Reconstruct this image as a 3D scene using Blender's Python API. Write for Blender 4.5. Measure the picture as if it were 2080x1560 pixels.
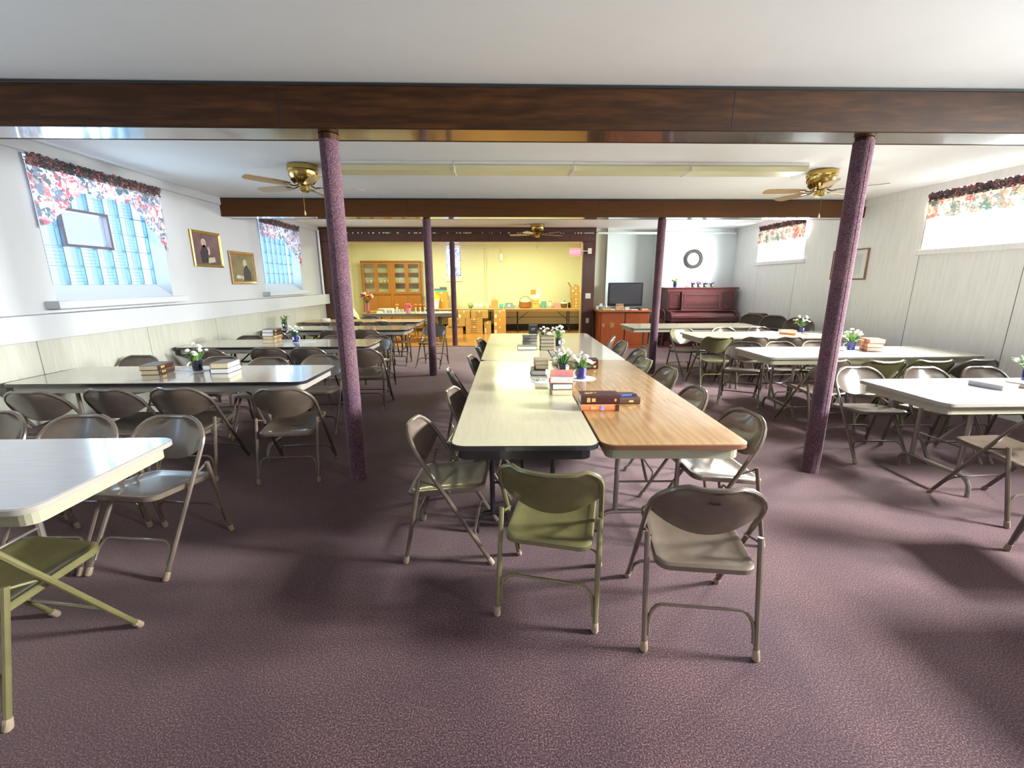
import bpy, math, random
from mathutils import Vector, Matrix
random.seed(7)
PI = math.pi
S = bpy.context.scene
for o in list(bpy.data.objects): bpy.data.objects.remove(o)
COL = S.collection

# ------------------------------------------------------------------ camera
FPX, PITCH, YAW, ROLL, EYE = 885.26, .2306, .0282, .0022, 1.540
cam = bpy.data.cameras.new('camera'); cam.sensor_fit = 'HORIZONTAL'; cam.sensor_width = 36
cam.lens = FPX / 2080 * 36; cam.clip_start = .05; cam.clip_end = 200
co = bpy.data.objects.new('camera', cam); COL.objects.link(co); S.camera = co
F = Vector((math.sin(YAW)*math.cos(PITCH), math.cos(YAW)*math.cos(PITCH), -math.sin(PITCH)))
R0 = Vector((math.cos(YAW), -math.sin(YAW), 0)); U0 = R0.cross(F)
RT = R0*math.cos(ROLL) - U0*math.sin(ROLL); UP = U0*math.cos(ROLL) + R0*math.sin(ROLL)
m = Matrix.Identity(4)
for i in range(3): m[i][0] = RT[i]; m[i][1] = UP[i]; m[i][2] = -F[i]
m[2][3] = EYE
co.matrix_world = m

# ------------------------------------------------------------------ world, light, exposure
S.view_settings.view_transform = 'Standard'; S.view_settings.look = 'None'
S.view_settings.gamma = 1; S.view_settings.use_curve_mapping = False
S.view_settings.exposure = 1.38
S.cycles.max_bounces = 10; S.cycles.diffuse_bounces = 6; S.cycles.glossy_bounces = 4
S.cycles.transparent_max_bounces = 12; S.cycles.sample_clamp_indirect = 6
S.cycles.caustics_reflective = False; S.cycles.caustics_refractive = False
S.cycles.use_denoising = True
W = bpy.data.worlds.new('sky'); S.world = W; W.use_nodes = True
nt = W.node_tree; bg = nt.nodes['Background']
bg.inputs[0].default_value = (.82, .92, 1, 1); bg.inputs[1].default_value = 2.7

def area(name, loc, rot, sx, sy, power, color):
    l = bpy.data.lights.new(name, 'AREA'); l.shape = 'RECTANGLE'; l.size = sx; l.size_y = sy
    l.energy = power; l.color = color
    o = bpy.data.objects.new(name, l); COL.objects.link(o); o.location = loc; o.rotation_euler = rot
    return o
XL, XR, ZC = -4.20, 5.767, 2.777
LW = [(-2.95, -1.40), (.45, 2.0), (4.33, 5.85), (8.15, 9.66)]        # left windows (y range)
RW = [(-3.0, -1.50), (.55, 2.05), (4.50, 6.05), (8.42, 9.95)]       # right windows
for (a, b), p in zip(LW, [90, 95, 150, 150]):
    area('left_window_daylight', (XL-.50, (a+b)/2, 2.05), (0, -PI/2-.3, 0), 1.2, b-a, p, (.74, .86, 1))
RPOW = [200, 560, 520, 420]
RTILT = [.35, -.58, -.58, -.2]
for (a, b), p, tl in zip(RW, RPOW, RTILT):
    ar = area('right_window_daylight', (XR+.46, (a+b)/2, 2.33), (0, PI/2+tl, 0), .75, (b-a)*(.55 if a < 1 else .9), p, (1, .985, .96))
    if tl < -.3: ar.data.spread = 1.9
for x in (-2.6, .7):
    area('stage_tube_light', (x, 12.3, 2.70), (0, 0, 0), 1.6, .35, 50, (.90, 1, .53))

# ------------------------------------------------------------------ materials
MATS = {}
def mat(name, col, rough=.5, metal=0, spec=.5, coat=0, coat_r=.1, var=None, vscale=8, vstretch=(1,1,1), bump=0, bscale=60, bstretch=None, trans=0, emis=0, alpha=None):
    if name in MATS: return MATS[name]
    M = bpy.data.materials.new(name); M.use_nodes = True; n = M.node_tree.nodes; l = M.node_tree.links
    b = n['Principled BSDF']
    b.inputs['Base Color'].default_value = (*col, 1); b.inputs['Roughness'].default_value = rough
    b.inputs['Metallic'].default_value = metal; b.inputs['Specular IOR Level'].default_value = spec
    b.inputs['Coat Weight'].default_value = coat; b.inputs['Coat Roughness'].default_value = coat_r
    if emis: b.inputs['Emission Color'].default_value = (*col, 1); b.inputs['Emission Strength'].default_value = emis
    def coords(st):
        tc = n.new('ShaderNodeTexCoord'); mp = n.new('ShaderNodeMapping'); mp.inputs['Scale'].default_value = st
        l.new(tc.outputs['Object'], mp.inputs[0]); return mp
    if var:
        mp = coords(vstretch); t = n.new('ShaderNodeTexNoise'); t.inputs['Scale'].default_value = vscale; t.inputs['Detail'].default_value = 6
        l.new(mp.outputs[0], t.inputs['Vector'])
        r = n.new('ShaderNodeValToRGB'); r.color_ramp.elements[0].position = .32; r.color_ramp.elements[1].position = .68
        r.color_ramp.elements[0].color = (*var, 1); r.color_ramp.elements[1].color = (*col, 1)
        l.new(t.outputs[0], r.inputs[0]); l.new(r.outputs[0], b.inputs['Base Color'])
    if bump:
        mp = coords(bstretch or (1,1,1)); t = n.new('ShaderNodeTexNoise'); t.inputs['Scale'].default_value = bscale; t.inputs['Detail'].default_value = 4
        l.new(mp.outputs[0], t.inputs['Vector']); bp = n.new('ShaderNodeBump'); bp.inputs['Strength'].default_value = bump; bp.inputs['Distance'].default_value = .01
        l.new(t.outputs[0], bp.inputs['Height']); l.new(bp.outputs[0], b.inputs['Normal'])
    if trans:
        tr = n.new('ShaderNodeBsdfTranslucent'); tr.inputs[0].default_value = (*col, 1)
        mx = n.new('ShaderNodeMixShader'); mx.inputs[0].default_value = trans
        l.new(b.outputs[0], mx.inputs[1]); l.new(tr.outputs[0], mx.inputs[2]); l.new(mx.outputs[0], n['Material Output'].inputs[0])
    MATS[name] = M; return M

def nodes_of(name):
    M = bpy.data.materials.new(name); M.use_nodes = True; MATS[name] = M
    return M, M.node_tree.nodes, M.node_tree.links, M.node_tree.nodes['Principled BSDF']

def carpet(name, lo, mid, hi, scale):
    M, n, l, b = nodes_of(name)
    tc = n.new('ShaderNodeTexCoord')
    a = n.new('ShaderNodeTexNoise'); a.inputs['Scale'].default_value = scale; a.inputs['Detail'].default_value = 3; a.inputs['Roughness'].default_value = .8
    c = n.new('ShaderNodeTexNoise'); c.inputs['Scale'].default_value = 2.2; c.inputs['Detail'].default_value = 5
    for t in (a, c): l.new(tc.outputs['Object'], t.inputs['Vector'])
    r = n.new('ShaderNodeValToRGB'); e = r.color_ramp.elements
    e[0].position = .38; e[0].color = (*lo, 1); e[1].position = .64; e[1].color = (*hi, 1)
    k = e.new(.5); k.color = (*mid, 1)
    l.new(a.outputs[0], r.inputs[0])
    r2 = n.new('ShaderNodeValToRGB'); r2.color_ramp.elements[0].position = .35; r2.color_ramp.elements[1].position = .65
    r2.color_ramp.elements[0].color = (.66, .62, .74, 1); r2.color_ramp.elements[1].color = (1.08, 1.0, .96, 1); l.new(c.outputs[0], r2.inputs[0])
    mx = n.new('ShaderNodeMix'); mx.data_type = 'RGBA'; mx.blend_type = 'MULTIPLY'; mx.inputs[0].default_value = 1
    l.new(r.outputs[0], mx.inputs[6]); l.new(r2.outputs[0], mx.inputs[7]); l.new(mx.outputs[2], b.inputs['Base Color'])
    b.inputs['Roughness'].default_value = .95; b.inputs['Specular IOR Level'].default_value = .1
    b.inputs['Sheen Weight'].default_value = .42; b.inputs['Sheen Roughness'].default_value = .45; b.inputs['Sheen Tint'].default_value = (.85, .62, .62, 1)
    bp = n.new('ShaderNodeBump'); bp.inputs['Strength'].default_value = .08; bp.inputs['Distance'].default_value = .01
    l.new(a.outputs[0], bp.inputs['Height']); l.new(bp.outputs[0], b.inputs['Normal'])
    return M
M_carpet = carpet('carpet_mauve', (.010, .004, .007), (.037, .0185, .0225), (.19, .115, .123), 165)
M_column = carpet('carpet_column', (.045, .020, .033), (.112, .062, .080), (.25, .165, .19), 150)

def wood(name, lo, hi, rough, coat, stretch, scale=5, dist=3.0, wmix=.5):
    M, n, l, b = nodes_of(name)
    tc = n.new('ShaderNodeTexCoord'); mp = n.new('ShaderNodeMapping'); mp.inputs['Scale'].default_value = stretch
    l.new(tc.outputs['Object'], mp.inputs[0])
    w = n.new('ShaderNodeTexWave'); w.inputs['Scale'].default_value = scale; w.inputs['Distortion'].default_value = dist
    w.inputs['Detail'].default_value = 4; w.inputs['Detail Scale'].default_value = 1.4; w.bands_direction = 'Y'
    t = n.new('ShaderNodeTexNoise'); t.inputs['Scale'].default_value = scale*3; t.inputs['Detail'].default_value = 8
    l.new(mp.outputs[0], w.inputs['Vector']); l.new(mp.outputs[0], t.inputs['Vector'])
    mx = n.new('ShaderNodeMix'); mx.inputs[0].default_value = 1-wmix; l.new(w.outputs['Fac'], mx.inputs[2]); l.new(t.outputs[0], mx.inputs[3])
    r = n.new('ShaderNodeValToRGB'); r.color_ramp.elements[0].position = .25; r.color_ramp.elements[1].position = .72
    r.color_ramp.elements[0].color = (*lo, 1); r.color_ramp.elements[1].color = (*hi, 1)
    l.new(mx.outputs[0], r.inputs[0]); l.new(r.outputs[0], b.inputs['Base Color'])
    b.inputs['Roughness'].default_value = rough; b.inputs['Coat Weight'].default_value = coat; b.inputs['Coat Roughness'].default_value = .08
    return M
M_beam = wood('beam_varnish', (.024, .008, .002), (.082, .030, .007), .55, .0, (.35, 3, 3), 5, 2)
M_beam.node_tree.nodes['Principled BSDF'].inputs['Specular IOR Level'].default_value = .18
M_beamb = wood('beam_underside', (.035, .013, .005), (.09, .036, .012), .22, 1, (.35, 3, 3), 5, 2)
M_trim = wood('stage_trim_wood', (.035, .010, .007), (.085, .028, .018), .4, .4, (2, 2, .4), 6, 2)
M_oak = wood('oak_laminate', (.28, .15, .06), (.42, .25, .11), .25, .6, (.45, 2.2, 1), 3, 9, .22)
M_oak2 = wood('oak_laminate_pale', (.50, .31, .15), (.66, .45, .25), .3, .2, (.4, 4, 1), 4, 2)
M_china = wood('honey_wood', (.20, .06, .005), (.31, .105, .010), .35, .5, (3, 3, .5), 4, 2)
M_cab = wood('cherry_veneer', (.30, .062, .014), (.44, .115, .028), .35, .4, (3, 3, .5), 4, 2)
M_piano = wood('piano_mahogany', (.058, .011, .013), (.125, .026, .029), .3, .8, (.6, 3, 3), 5, 2)
M_stagefloor = wood('stage_floor_boards', (.36, .135, .03), (.60, .28, .08), .25, .4, (.35, 9, 1), 3, 1)
M_frame = wood('frame_wood', (.20, .085, .02), (.36, .17, .05), .4, .3, (3, 3, 3), 5)
M_blade = wood('fan_blade_wood', (.36, .22, .10), (.50, .33, .17), .35, .3, (1, 4, 1), 6)

M_ceil = mat('ceiling_paint', (.90, .90, .905), .8, var=(.87, .87, .88), vscale=1.5, bump=.05, bscale=30)
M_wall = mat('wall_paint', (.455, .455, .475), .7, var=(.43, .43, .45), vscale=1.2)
M_white = mat('white_paint', (.84, .85, .86), .5)
M_reveal = mat('reveal_paint', (.46, .47, .49), .6)
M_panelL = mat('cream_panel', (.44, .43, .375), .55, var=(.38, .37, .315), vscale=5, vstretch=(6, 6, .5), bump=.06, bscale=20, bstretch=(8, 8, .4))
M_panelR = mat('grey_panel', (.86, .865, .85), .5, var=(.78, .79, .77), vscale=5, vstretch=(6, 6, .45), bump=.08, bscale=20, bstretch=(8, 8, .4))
M_stagewall = mat('stage_wall_paint', (.74, .72, .56), .7)
M_seam = mat('panel_joint', (.30, .30, .28), .8)
M_black = mat('black_paint', (.012, .012, .014), .35)
M_blackedge = mat('black_edge', (.015, .015, .02), .25, coat=.5)
M_taupe = mat('taupe_paint', (.128, .094, .072), .28, metal=.12, coat=.6, coat_r=.12, var=(.105, .077, .058), vscale=14)
M_taupe2 = mat('brown_paint', (.125, .095, .08), .3, metal=.25, coat=.6, coat_r=.12, var=(.10, .078, .066), vscale=14)
M_olive = mat('khaki_paint', (.138, .122, .052), .3, metal=.08, coat=.6, coat_r=.12, var=(.113, .10, .042), vscale=14)
M_cap = mat('foot_cap', (.27, .20, .145), .6)
M_capd = mat('foot_cap_dark', (.05, .045, .04), .6)
M_steel = mat('table_leg_paint', (.24, .21, .18), .32, metal=.5, coat=.3)
M_cream = mat('cream_laminate', (.58, .53, .38), .22, coat=.5, coat_r=.12, var=(.54, .49, .345), vscale=18, vstretch=(.3, 3, 1))
M_greige = mat('greige_laminate', (.46, .415, .35), .16, coat=.7, coat_r=.08, var=(.47, .42, .355), vscale=18, vstretch=(.3, 3, 1))
M_pale = mat('pale_laminate', (.60, .59, .56), .2, coat=.6, coat_r=.1, var=(.56, .55, .52), vscale=18, vstretch=(.3, 3, 1))
M_apron = mat('apron_grey', (.28, .25, .22), .4)
M_aprond = mat('apron_tan', (.31, .285, .205), .4)
M_brass = mat('brass', (.55, .38, .12), .22, metal=1)
M_brassd = mat('dark_brass', (.18, .11, .04), .4, metal=1)
M_chrome = mat('chrome', (.7, .7, .7), .15, metal=1)
M_diff = mat('light_diffuser', (.80, .76, .48), .4, trans=.1)
M_paper = mat('paper_white', (.80, .79, .76), .7, var=(.62, .60, .56), vscale=300, vstretch=(.1, .1, 2))
M_papery = mat('paper_cream', (.72, .60, .40), .7, var=(.56, .45, .28), vscale=300, vstretch=(.1, .1, 2))
M_maroon = mat('maroon_cover', (.055, .012, .014), .4)
M_dkbrown = mat('dark_brown_cover', (.075, .035, .025), .4)
M_greycov = mat('grey_cover', (.22, .20, .19), .45)
M_tan = mat('tan_cover', (.42, .33, .24), .5)
M_orange = mat('orange_cover', (.62, .20, .07), .45)
M_blkcov = mat('black_cover', (.02, .02, .03), .4)
M_gold = mat('gold_print', (.75, .52, .16), .35, metal=.4)
M_cobalt = mat('cobalt_glaze', (.010, .013, .14), .12, coat=.6)
M_navy = mat('navy_glaze', (.008, .009, .030), .15, coat=.6)
M_leaf = mat('leaf_green', (.09, .24, .04), .45, var=(.22, .36, .09), vscale=25)
M_leafd = mat('leaf_dark', (.03, .10, .03), .45, var=(.10, .22, .06), vscale=25)
M_petal = mat('white_petal', (.85, .82, .74), .6)
M_petalp = mat('blush_petal', (.78, .62, .52), .6)
M_purple = mat('purple_petal', (.38, .13, .70), .6)
M_pink = mat('pink_petal', (.85, .16, .22), .6)
M_mag = mat('magenta_petal', (.55, .03, .22), .6)
M_orp = mat('orange_petal', (.90, .30, .07), .6)
M_yelp = mat('yellow_petal', (.90, .62, .10), .6)
M_doily = mat('doily_lace', (.82, .83, .86), .8)
M_card = mat('cardboard', (.56, .33, .11), .75, var=(.50, .29, .095), vscale=6)
M_card2 = mat('cardboard_orange', (.62, .30, .07), .7)
M_ink = mat('dark_ink', (.07, .04, .02), .6)
M_label = mat('label_white', (.82, .82, .80), .6)
M_screen = mat('tv_screen', (.035, .035, .045), .12, coat=.4)
M_tvb = mat('tv_bezel', (.012, .012, .016), .25)
M_plate = mat('switch_plate', (.80, .77, .66), .5)
M_cup = mat('white_china', (.84, .84, .83), .2, coat=.4)
M_teal = mat('teal_plastic', (.12, .48, .50), .5)
M_pinkp = mat('pink_paper', (.85, .33, .42), .6)
M_basket = mat('wicker_orange', (.50, .17, .03), .55, var=(.26, .08, .012), vscale=90, vstretch=(1, 1, 3), bump=.6, bscale=90)
M_basketb = mat('wicker_brown', (.26, .11, .03), .55, var=(.13, .05, .012), vscale=90, vstretch=(1, 1, 3), bump=.6, bscale=90)
M_slate = mat('slate_blue', (.10, .16, .20), .5)
M_yellow = mat('yellow_cloth', (.80, .55, .03), .8)
M_greybag = mat('grey_plastic', (.50, .50, .44), .4)
M_pinkvase = mat('pink_glass', (.45, .16, .20), .15, coat=.4)
M_blue = mat('blue_plastic', (.03, .09, .55), .3)
M_clockrim = mat('clock_rim', (.045, .032, .03), .3, coat=.4)
M_clockface = mat('clock_face', (.74, .73, .68), .6)
M_creamd = mat('cream_plastic', (.74, .70, .55), .5)
M_cloth = mat('white_cloth', (.80, .78, .70), .85)
M_red = mat('exit_red', (1, .14, .15), .4, emis=.9)
M_exitl = mat('exit_letters', (1, .26, .26), .4, emis=1.0)

def glass(name, tint, refl=.08, rough=.05):
    M, n, l, b = nodes_of(name); n.remove(b)
    t = n.new('ShaderNodeBsdfTransparent'); t.inputs[0].default_value = (*tint, 1)
    g = n.new('ShaderNodeBsdfGlossy'); g.inputs['Roughness'].default_value = rough
    lw = n.new('ShaderNodeLayerWeight'); lw.inputs[0].default_value = .5
    pw = n.new('ShaderNodeMath'); pw.operation = 'POWER'; pw.inputs[1].default_value = 4; l.new(lw.outputs['Facing'], pw.inputs[0])
    fr = n.new('ShaderNodeMath'); fr.operation = 'MULTIPLY_ADD'; fr.inputs[1].default_value = .6; fr.inputs[2].default_value = refl; l.new(pw.outputs[0], fr.inputs[0])
    mx = n.new('ShaderNodeMixShader'); l.new(fr.outputs[0], mx.inputs[0]); l.new(t.outputs[0], mx.inputs[1]); l.new(g.outputs[0], mx.inputs[2])
    l.new(mx.outputs[0], n['Material Output'].inputs[0]); return M
M_glass = glass('window_glass', (.92, .95, .95)); M_glassc = glass('cabinet_glass', (.93, .93, .9))

def block_glass(name, bands):
    M, n, l, b = nodes_of(name); n.remove(b)
    tc = n.new('ShaderNodeTexCoord')
    w = n.new('ShaderNodeTexWave'); w.bands_direction = bands; w.inputs['Scale'].default_value = 9; w.inputs['Distortion'].default_value = .3
    l.new(tc.outputs['Object'], w.inputs['Vector'])
    sx = n.new('ShaderNodeSeparateXYZ'); l.new(tc.outputs['Object'], sx.inputs[0])
    q = n.new('ShaderNodeValToRGB'); e = q.color_ramp.elements; e[0].position = .115; e[0].color = (.44, .47, .48, 1); e[1].position = .135; e[1].color = (.27, .35, .40, 1)
    l.new(sx.outputs['Y'], q.inputs[0])
    r1 = n.new('ShaderNodeValToRGB'); r1.color_ramp.elements[0].position = .04; r1.color_ramp.elements[1].position = .22
    r1.color_ramp.elements[0].color = (.72, .78, .82, 1); r1.color_ramp.elements[1].color = (1, 1, 1, 1); l.new(w.outputs['Fac'], r1.inputs[0])
    r = n.new('ShaderNodeMix'); r.data_type = 'RGBA'; r.blend_type = 'MULTIPLY'; r.inputs[0].default_value = 1
    l.new(q.outputs[0], r.inputs[6]); l.new(r1.outputs[0], r.inputs[7])
    t = n.new('ShaderNodeBsdfTransparent'); l.new(r.outputs[2], t.inputs[0])
    g = n.new('ShaderNodeBsdfPrincipled'); g.inputs['Base Color'].default_value = (.55, .7, .75, 1); g.inputs['Roughness'].default_value = .08
    mx = n.new('ShaderNodeMixShader'); mx.inputs[0].default_value = .12
    l.new(t.outputs[0], mx.inputs[1]); l.new(g.outputs[0], mx.inputs[2]); l.new(mx.outputs[0], n['Material Output'].inputs[0]); return M
M_blockv = block_glass('glass_block_ribbed', 'Y'); M_blockh = block_glass('glass_block_fluted', 'Z')
M_mortar = mat('mortar', (.22, .32, .38), .7)

def floral(name, base, cols, trans, scale=16, amount=.5):
    M, n, l, b = nodes_of(name)
    tc = n.new('ShaderNodeTexCoord')
    v = n.new('ShaderNodeTexVoronoi'); v.inputs['Scale'].default_value = scale; v.inputs['Randomness'].default_value = 1
    nz = n.new('ShaderNodeTexNoise'); nz.inputs['Scale'].default_value = scale*.9; nz.inputs['Detail'].default_value = 3
    vm = n.new('ShaderNodeMix'); vm.data_type = 'RGBA'; vm.inputs[0].default_value = .18
    l.new(tc.outputs['Object'], nz.inputs['Vector']); l.new(tc.outputs['Object'], vm.inputs[6]); l.new(nz.outputs['Color'], vm.inputs[7]); l.new(vm.outputs[2], v.inputs['Vector'])
    sp = n.new('ShaderNodeSeparateColor'); l.new(v.outputs['Color'], sp.inputs[0])
    r = n.new('ShaderNodeValToRGB'); r.color_ramp.interpolation = 'CONSTANT'; e = r.color_ramp.elements
    e[0].position = 0; e[0].color = (*base, 1); e[1].position = amount; e[1].color = (*cols[0], 1)
    for i, c in enumerate(cols[1:], 1):
        k = e.new(amount + (1-amount)*i/len(cols)); k.color = (*c, 1)
    l.new(sp.outputs[0], r.inputs[0]); l.new(r.outputs[0], b.inputs['Base Color']); b.inputs['Roughness'].default_value = .85
    tr = n.new('ShaderNodeBsdfTranslucent'); l.new(r.outputs[0], tr.inputs[0])
    mx = n.new('ShaderNodeMixShader'); mx.inputs[0].default_value = trans; l.new(b.outputs[0], mx.inputs[1]); l.new(tr.outputs[0], mx.inputs[2])
    l.new(mx.outputs[0], n['Material Output'].inputs[0]); return M
M_val = floral('floral_cloth', (.62, .60, .64), [(.52, .12, .16), (.10, .16, .18), (.50, .32, .34), (.20, .23, .31), (.58, .22, .22)], .24, 22, .40)
M_valr = floral('floral_cloth_sunny', (.74, .68, .54), [(.50, .12, .11), (.12, .18, .15), (.60, .36, .24), (.28, .30, .26), (.60, .22, .15)], .012, 22, .40)  # same cloth as on the left, sunlit warmth worked into its colour
M_valh = floral('floral_header_unlit', (.045, .03, .035), [(.30, .09, .09), (.04, .06, .06), (.22, .14, .12), (.09, .03, .05)], .0, 34, .4)  # drape cloth again, its unlit double layer shown by darker colour
M_stain = floral('stained_glass', (.30, .38, .95), [(.12, .10, .28), (.55, .62, 1.0), (.16, .20, .55), (.80, .50, .42)], .85, 26, .35)

# ------------------------------------------------------------------ mesh builder
class B:
    def __init__(s): s.v = []; s.f = []
    def add(s, vs, fs):
        k = len(s.v); s.v += [tuple(p) for p in vs]; s.f += [tuple(i+k for i in q) for q in fs]; return s
    def box(s, x0, x1, y0, y1, z0, z1, bev=0):
        if bev <= 0:
            return s.add([(x0,y0,z0),(x1,y0,z0),(x1,y1,z0),(x0,y1,z0),(x0,y0,z1),(x1,y0,z1),(x1,y1,z1),(x0,y1,z1)],
                         [(3,2,1,0),(4,5,6,7),(0,1,5,4),(1,2,6,5),(2,3,7,6),(3,0,4,7)])
        b = bev; vs = []
        def ring(z, i): return [(x0+i,y0+i,z),(x1-i,y0+i,z),(x1-i,y1-i,z),(x0+i,y1-i,z)]
        for z, i in ((z0,b),(z0+b,0),(z1-b,0),(z1,b)): vs += ring(z, i)
        fs = [(3,2,1,0),(12,13,14,15)]
        for r in range(3):
            for k in range(4): fs.append((r*4+k, r*4+(k+1)%4, r*4+4+(k+1)%4, r*4+4+k))
        return s.add(vs, fs)
    def hexa(s, bot, top):
        return s.add(list(bot)+list(top), [(3,2,1,0),(4,5,6,7),(0,1,5,4),(1,2,6,5),(2,3,7,6),(3,0,4,7)])
    def loops(s, loops, cap0=True, cap1=True, closed=True):
        n = len(loops[0]); vs = [p for L in loops for p in L]; fs = []
        for r in range(len(loops)-1):
            for k in range(n if closed else n-1):
                fs.append((r*n+k, r*n+(k+1)%n, (r+1)*n+(k+1)%n, (r+1)*n+k))
        if cap0: fs.append(tuple(range(n-1, -1, -1)))
        if cap1: fs.append(tuple(range((len(loops)-1)*n, len(loops)*n)))
        return s.add(vs, fs)
    def lathe(s, prof, c=(0,0,0), n=16, cap0=True, cap1=True, sx=1, sy=1):
        L = [[(c[0]+r*math.cos(2*PI*k/n)*sx, c[1]+r*math.sin(2*PI*k/n)*sy, c[2]+z) for k in range(n)] for r, z in prof]
        return s.loops(L, cap0, cap1)
    def tube(s, path, r, n=8, caps=True):
        P = [Vector(p) for p in path]; R = r if isinstance(r, (list, tuple)) else [r]*len(P); L = []
        prev = None
        for i, p in enumerate(P):
            d = (P[min(i+1, len(P)-1)] - P[max(i-1, 0)]).normalized()
            if prev is None:
                a = d.orthogonal().normalized()
            else:
                a = (prev - d*prev.dot(d)); a = a.normalized() if a.length > 1e-6 else d.orthogonal().normalized()
            prev = a; b = d.cross(a)
            L.append([tuple(p + a*R[i]*math.cos(2*PI*k/n) + b*R[i]*math.sin(2*PI*k/n)) for k in range(n)])
        return s.loops(L, caps, caps)
    def prism(s, poly, z0, z1):
        return s.loops([[(x, y, z0) for x, y in poly], [(x, y, z1) for x, y in poly]])
    def ball(s, c, r, n=8, m=5, sz=1):
        L = [[(c[0]+r*math.sin(PI*j/m)*math.cos(2*PI*k/n), c[1]+r*math.sin(PI*j/m)*math.sin(2*PI*k/n), c[2]-r*sz*math.cos(PI*j/m)) for k in range(n)] for j in range(1, m)]
        return s.loops(L)
    def mesh(s, name, smooth=False):
        me = bpy.data.meshes.new(name); me.from_pydata(s.v, [], s.f); me.update()
        if smooth:
            me.polygons.foreach_set('use_smooth', [True]*len(me.polygons))
            me.set_sharp_from_angle(angle=math.radians(40))
        return me

def ob(name, b, m, parent=None, smooth=False, kind=None, label=None, loc=None, rot=None):
    o = bpy.data.objects.new(name, b.mesh(name, smooth) if isinstance(b, B) else b)
    if m and not len(o.data.materials): o.data.materials.append(m)
    COL.objects.link(o)
    if parent: o.parent = parent
    if kind: o['kind'] = kind
    if label: o['label'] = label
    if loc: o.location = loc
    if rot: o.rotation_euler = rot
    return o
def tag(o, label, cat, group=None, kind=None):
    o['label'] = label; o['category'] = cat
    if group: o['group'] = group
    if kind: o['kind'] = kind
    return o
def thing(name, label, cat, loc=(0,0,0), rz=0, group=None):
    o = bpy.data.objects.new(name, None); COL.objects.link(o); o.location = loc; o.rotation_euler = (0,0,math.radians(rz))
    o.empty_display_size = .05
    return tag(o, label, cat, group)
def copy_thing(src, label, loc, rz=0, tilt=0, group=None):
    r = src.copy(); COL.objects.link(r); r.location = loc; r.rotation_euler = (tilt, 0, math.radians(rz)); r['label'] = label
    if group: r['group'] = group
    for ch in src.children:
        c = ch.copy(); COL.objects.link(c); c.parent = r
        for g in ch.children:
            d = g.copy(); COL.objects.link(d); d.parent = c
    return r
def remat(root, old, new):
    for c in list(root.children) + [g for c in root.children for g in c.children]:
        if c.type == 'MESH' and c.data.materials and c.data.materials[0] == old:
            c.material_slots[0].link = 'OBJECT'; c.material_slots[0].material = new
def struct(name, b, m, label, cat, parent=None, smooth=False):
    o = ob(name, b, m, parent, smooth); o['kind'] = 'structure'
    if not parent: o['label'] = label; o['category'] = cat
    return o
def text_builder(txt, size, ext=.001, align='CENTER'):
    c = bpy.data.curves.new('t', 'FONT'); c.body = txt; c.size = size; c.extrude = ext; c.align_x = align; c.align_y = 'CENTER'; c.resolution_u = 2
    o = bpy.data.objects.new('t', c); COL.objects.link(o)
    dg = bpy.context.evaluated_depsgraph_get(); me = bpy.data.meshes.new_from_object(o.evaluated_get(dg))
    bpy.data.objects.remove(o); bpy.data.curves.remove(c)
    return me
def rrect(w, h, r, n=4):
    P = []
    for cx, cy, a in ((w/2-r, h/2-r, 0), (-w/2+r, h/2-r, 90), (-w/2+r, -h/2+r, 180), (w/2-r, -h/2+r, 270)):
        for k in range(n+1):
            t = math.radians(a + 90*k/n); P.append((cx+r*math.cos(t), cy+r*math.sin(t)))
    return P

# ------------------------------------------------------------------ the room
def sheet(b, u0, u1, z0, z1, holes, P):
    """grid with rectangular holes; P maps (u, z) to a point"""
    us = sorted({u0, u1, *[h[0] for h in holes], *[h[1] for h in holes]}); zs = sorted({z0, z1, *[h[2] for h in holes], *[h[3] for h in holes]})
    us = [u for u in us if u0 <= u <= u1]; zs = [z for z in zs if z0 <= z <= z1]
    idx = {}; vs = []; fs = []
    def vid(u, z):
        if (u, z) not in idx: idx[(u, z)] = len(vs); vs.append(P(u, z))
        return idx[(u, z)]
    for i in range(len(us)-1):
        for j in range(len(zs)-1):
            cu, cz = (us[i]+us[i+1])/2, (zs[j]+zs[j+1])/2
            if any(h[0] < cu < h[1] and h[2] < cz < h[3] for h in holes): continue
            fs.append((vid(us[i], zs[j]), vid(us[i+1], zs[j]), vid(us[i+1], zs[j+1]), vid(us[i], zs[j+1])))
    return b.add(vs, fs)
YF, YR, YT, XJ = -3.6, 10.9, 11.35, 3.92      # rear wall (behind the camera), piano wall, TV wall, jog
SX0, SX1, SY0, SY1 = -4.6, 2.6, 10.75, 14.35  # stage room

b = B(); b.add([(-4.7, YF, 0), (6.0, YF, 0), (6.0, 10.66, 0), (-4.7, 10.66, 0), (2.2, 10.66, 0), (2.2, 11.5, 0), (6.0, 11.5, 0)], [(0, 1, 2, 4, 3), (4, 2, 6, 5)])
struct('floor', b, M_carpet, 'mauve and plum flecked carpet covering the hall floor', 'floor')
b = B(); b.add([(-4.6,10.66,.004),(2.2,10.66,.004),(2.2,10.94,.004),(2.6,10.94,.004),(2.6,14.4,.004),(-4.6,14.4,.004)], [(0,1,2,3,4,5)])
struct('floor_stage', b, M_stagefloor, 'honey coloured wooden boards of the stage alcove floor', 'floor')
b = B(); b.box(-4.7, 2.2, 10.64, 10.67, -.01, .008)
struct('trim_1', b, M_trim, 'thin dark strip where carpet meets stage boards', 'trim')
b = B(); b.add([(-4.7, YF, ZC), (6.0, YF, ZC), (6.0, 14.5, ZC), (-4.7, 14.5, ZC)], [(3, 2, 1, 0)])
struct('ceiling', b, M_ceil, 'plain white plaster ceiling above the beams', 'ceiling')

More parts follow.
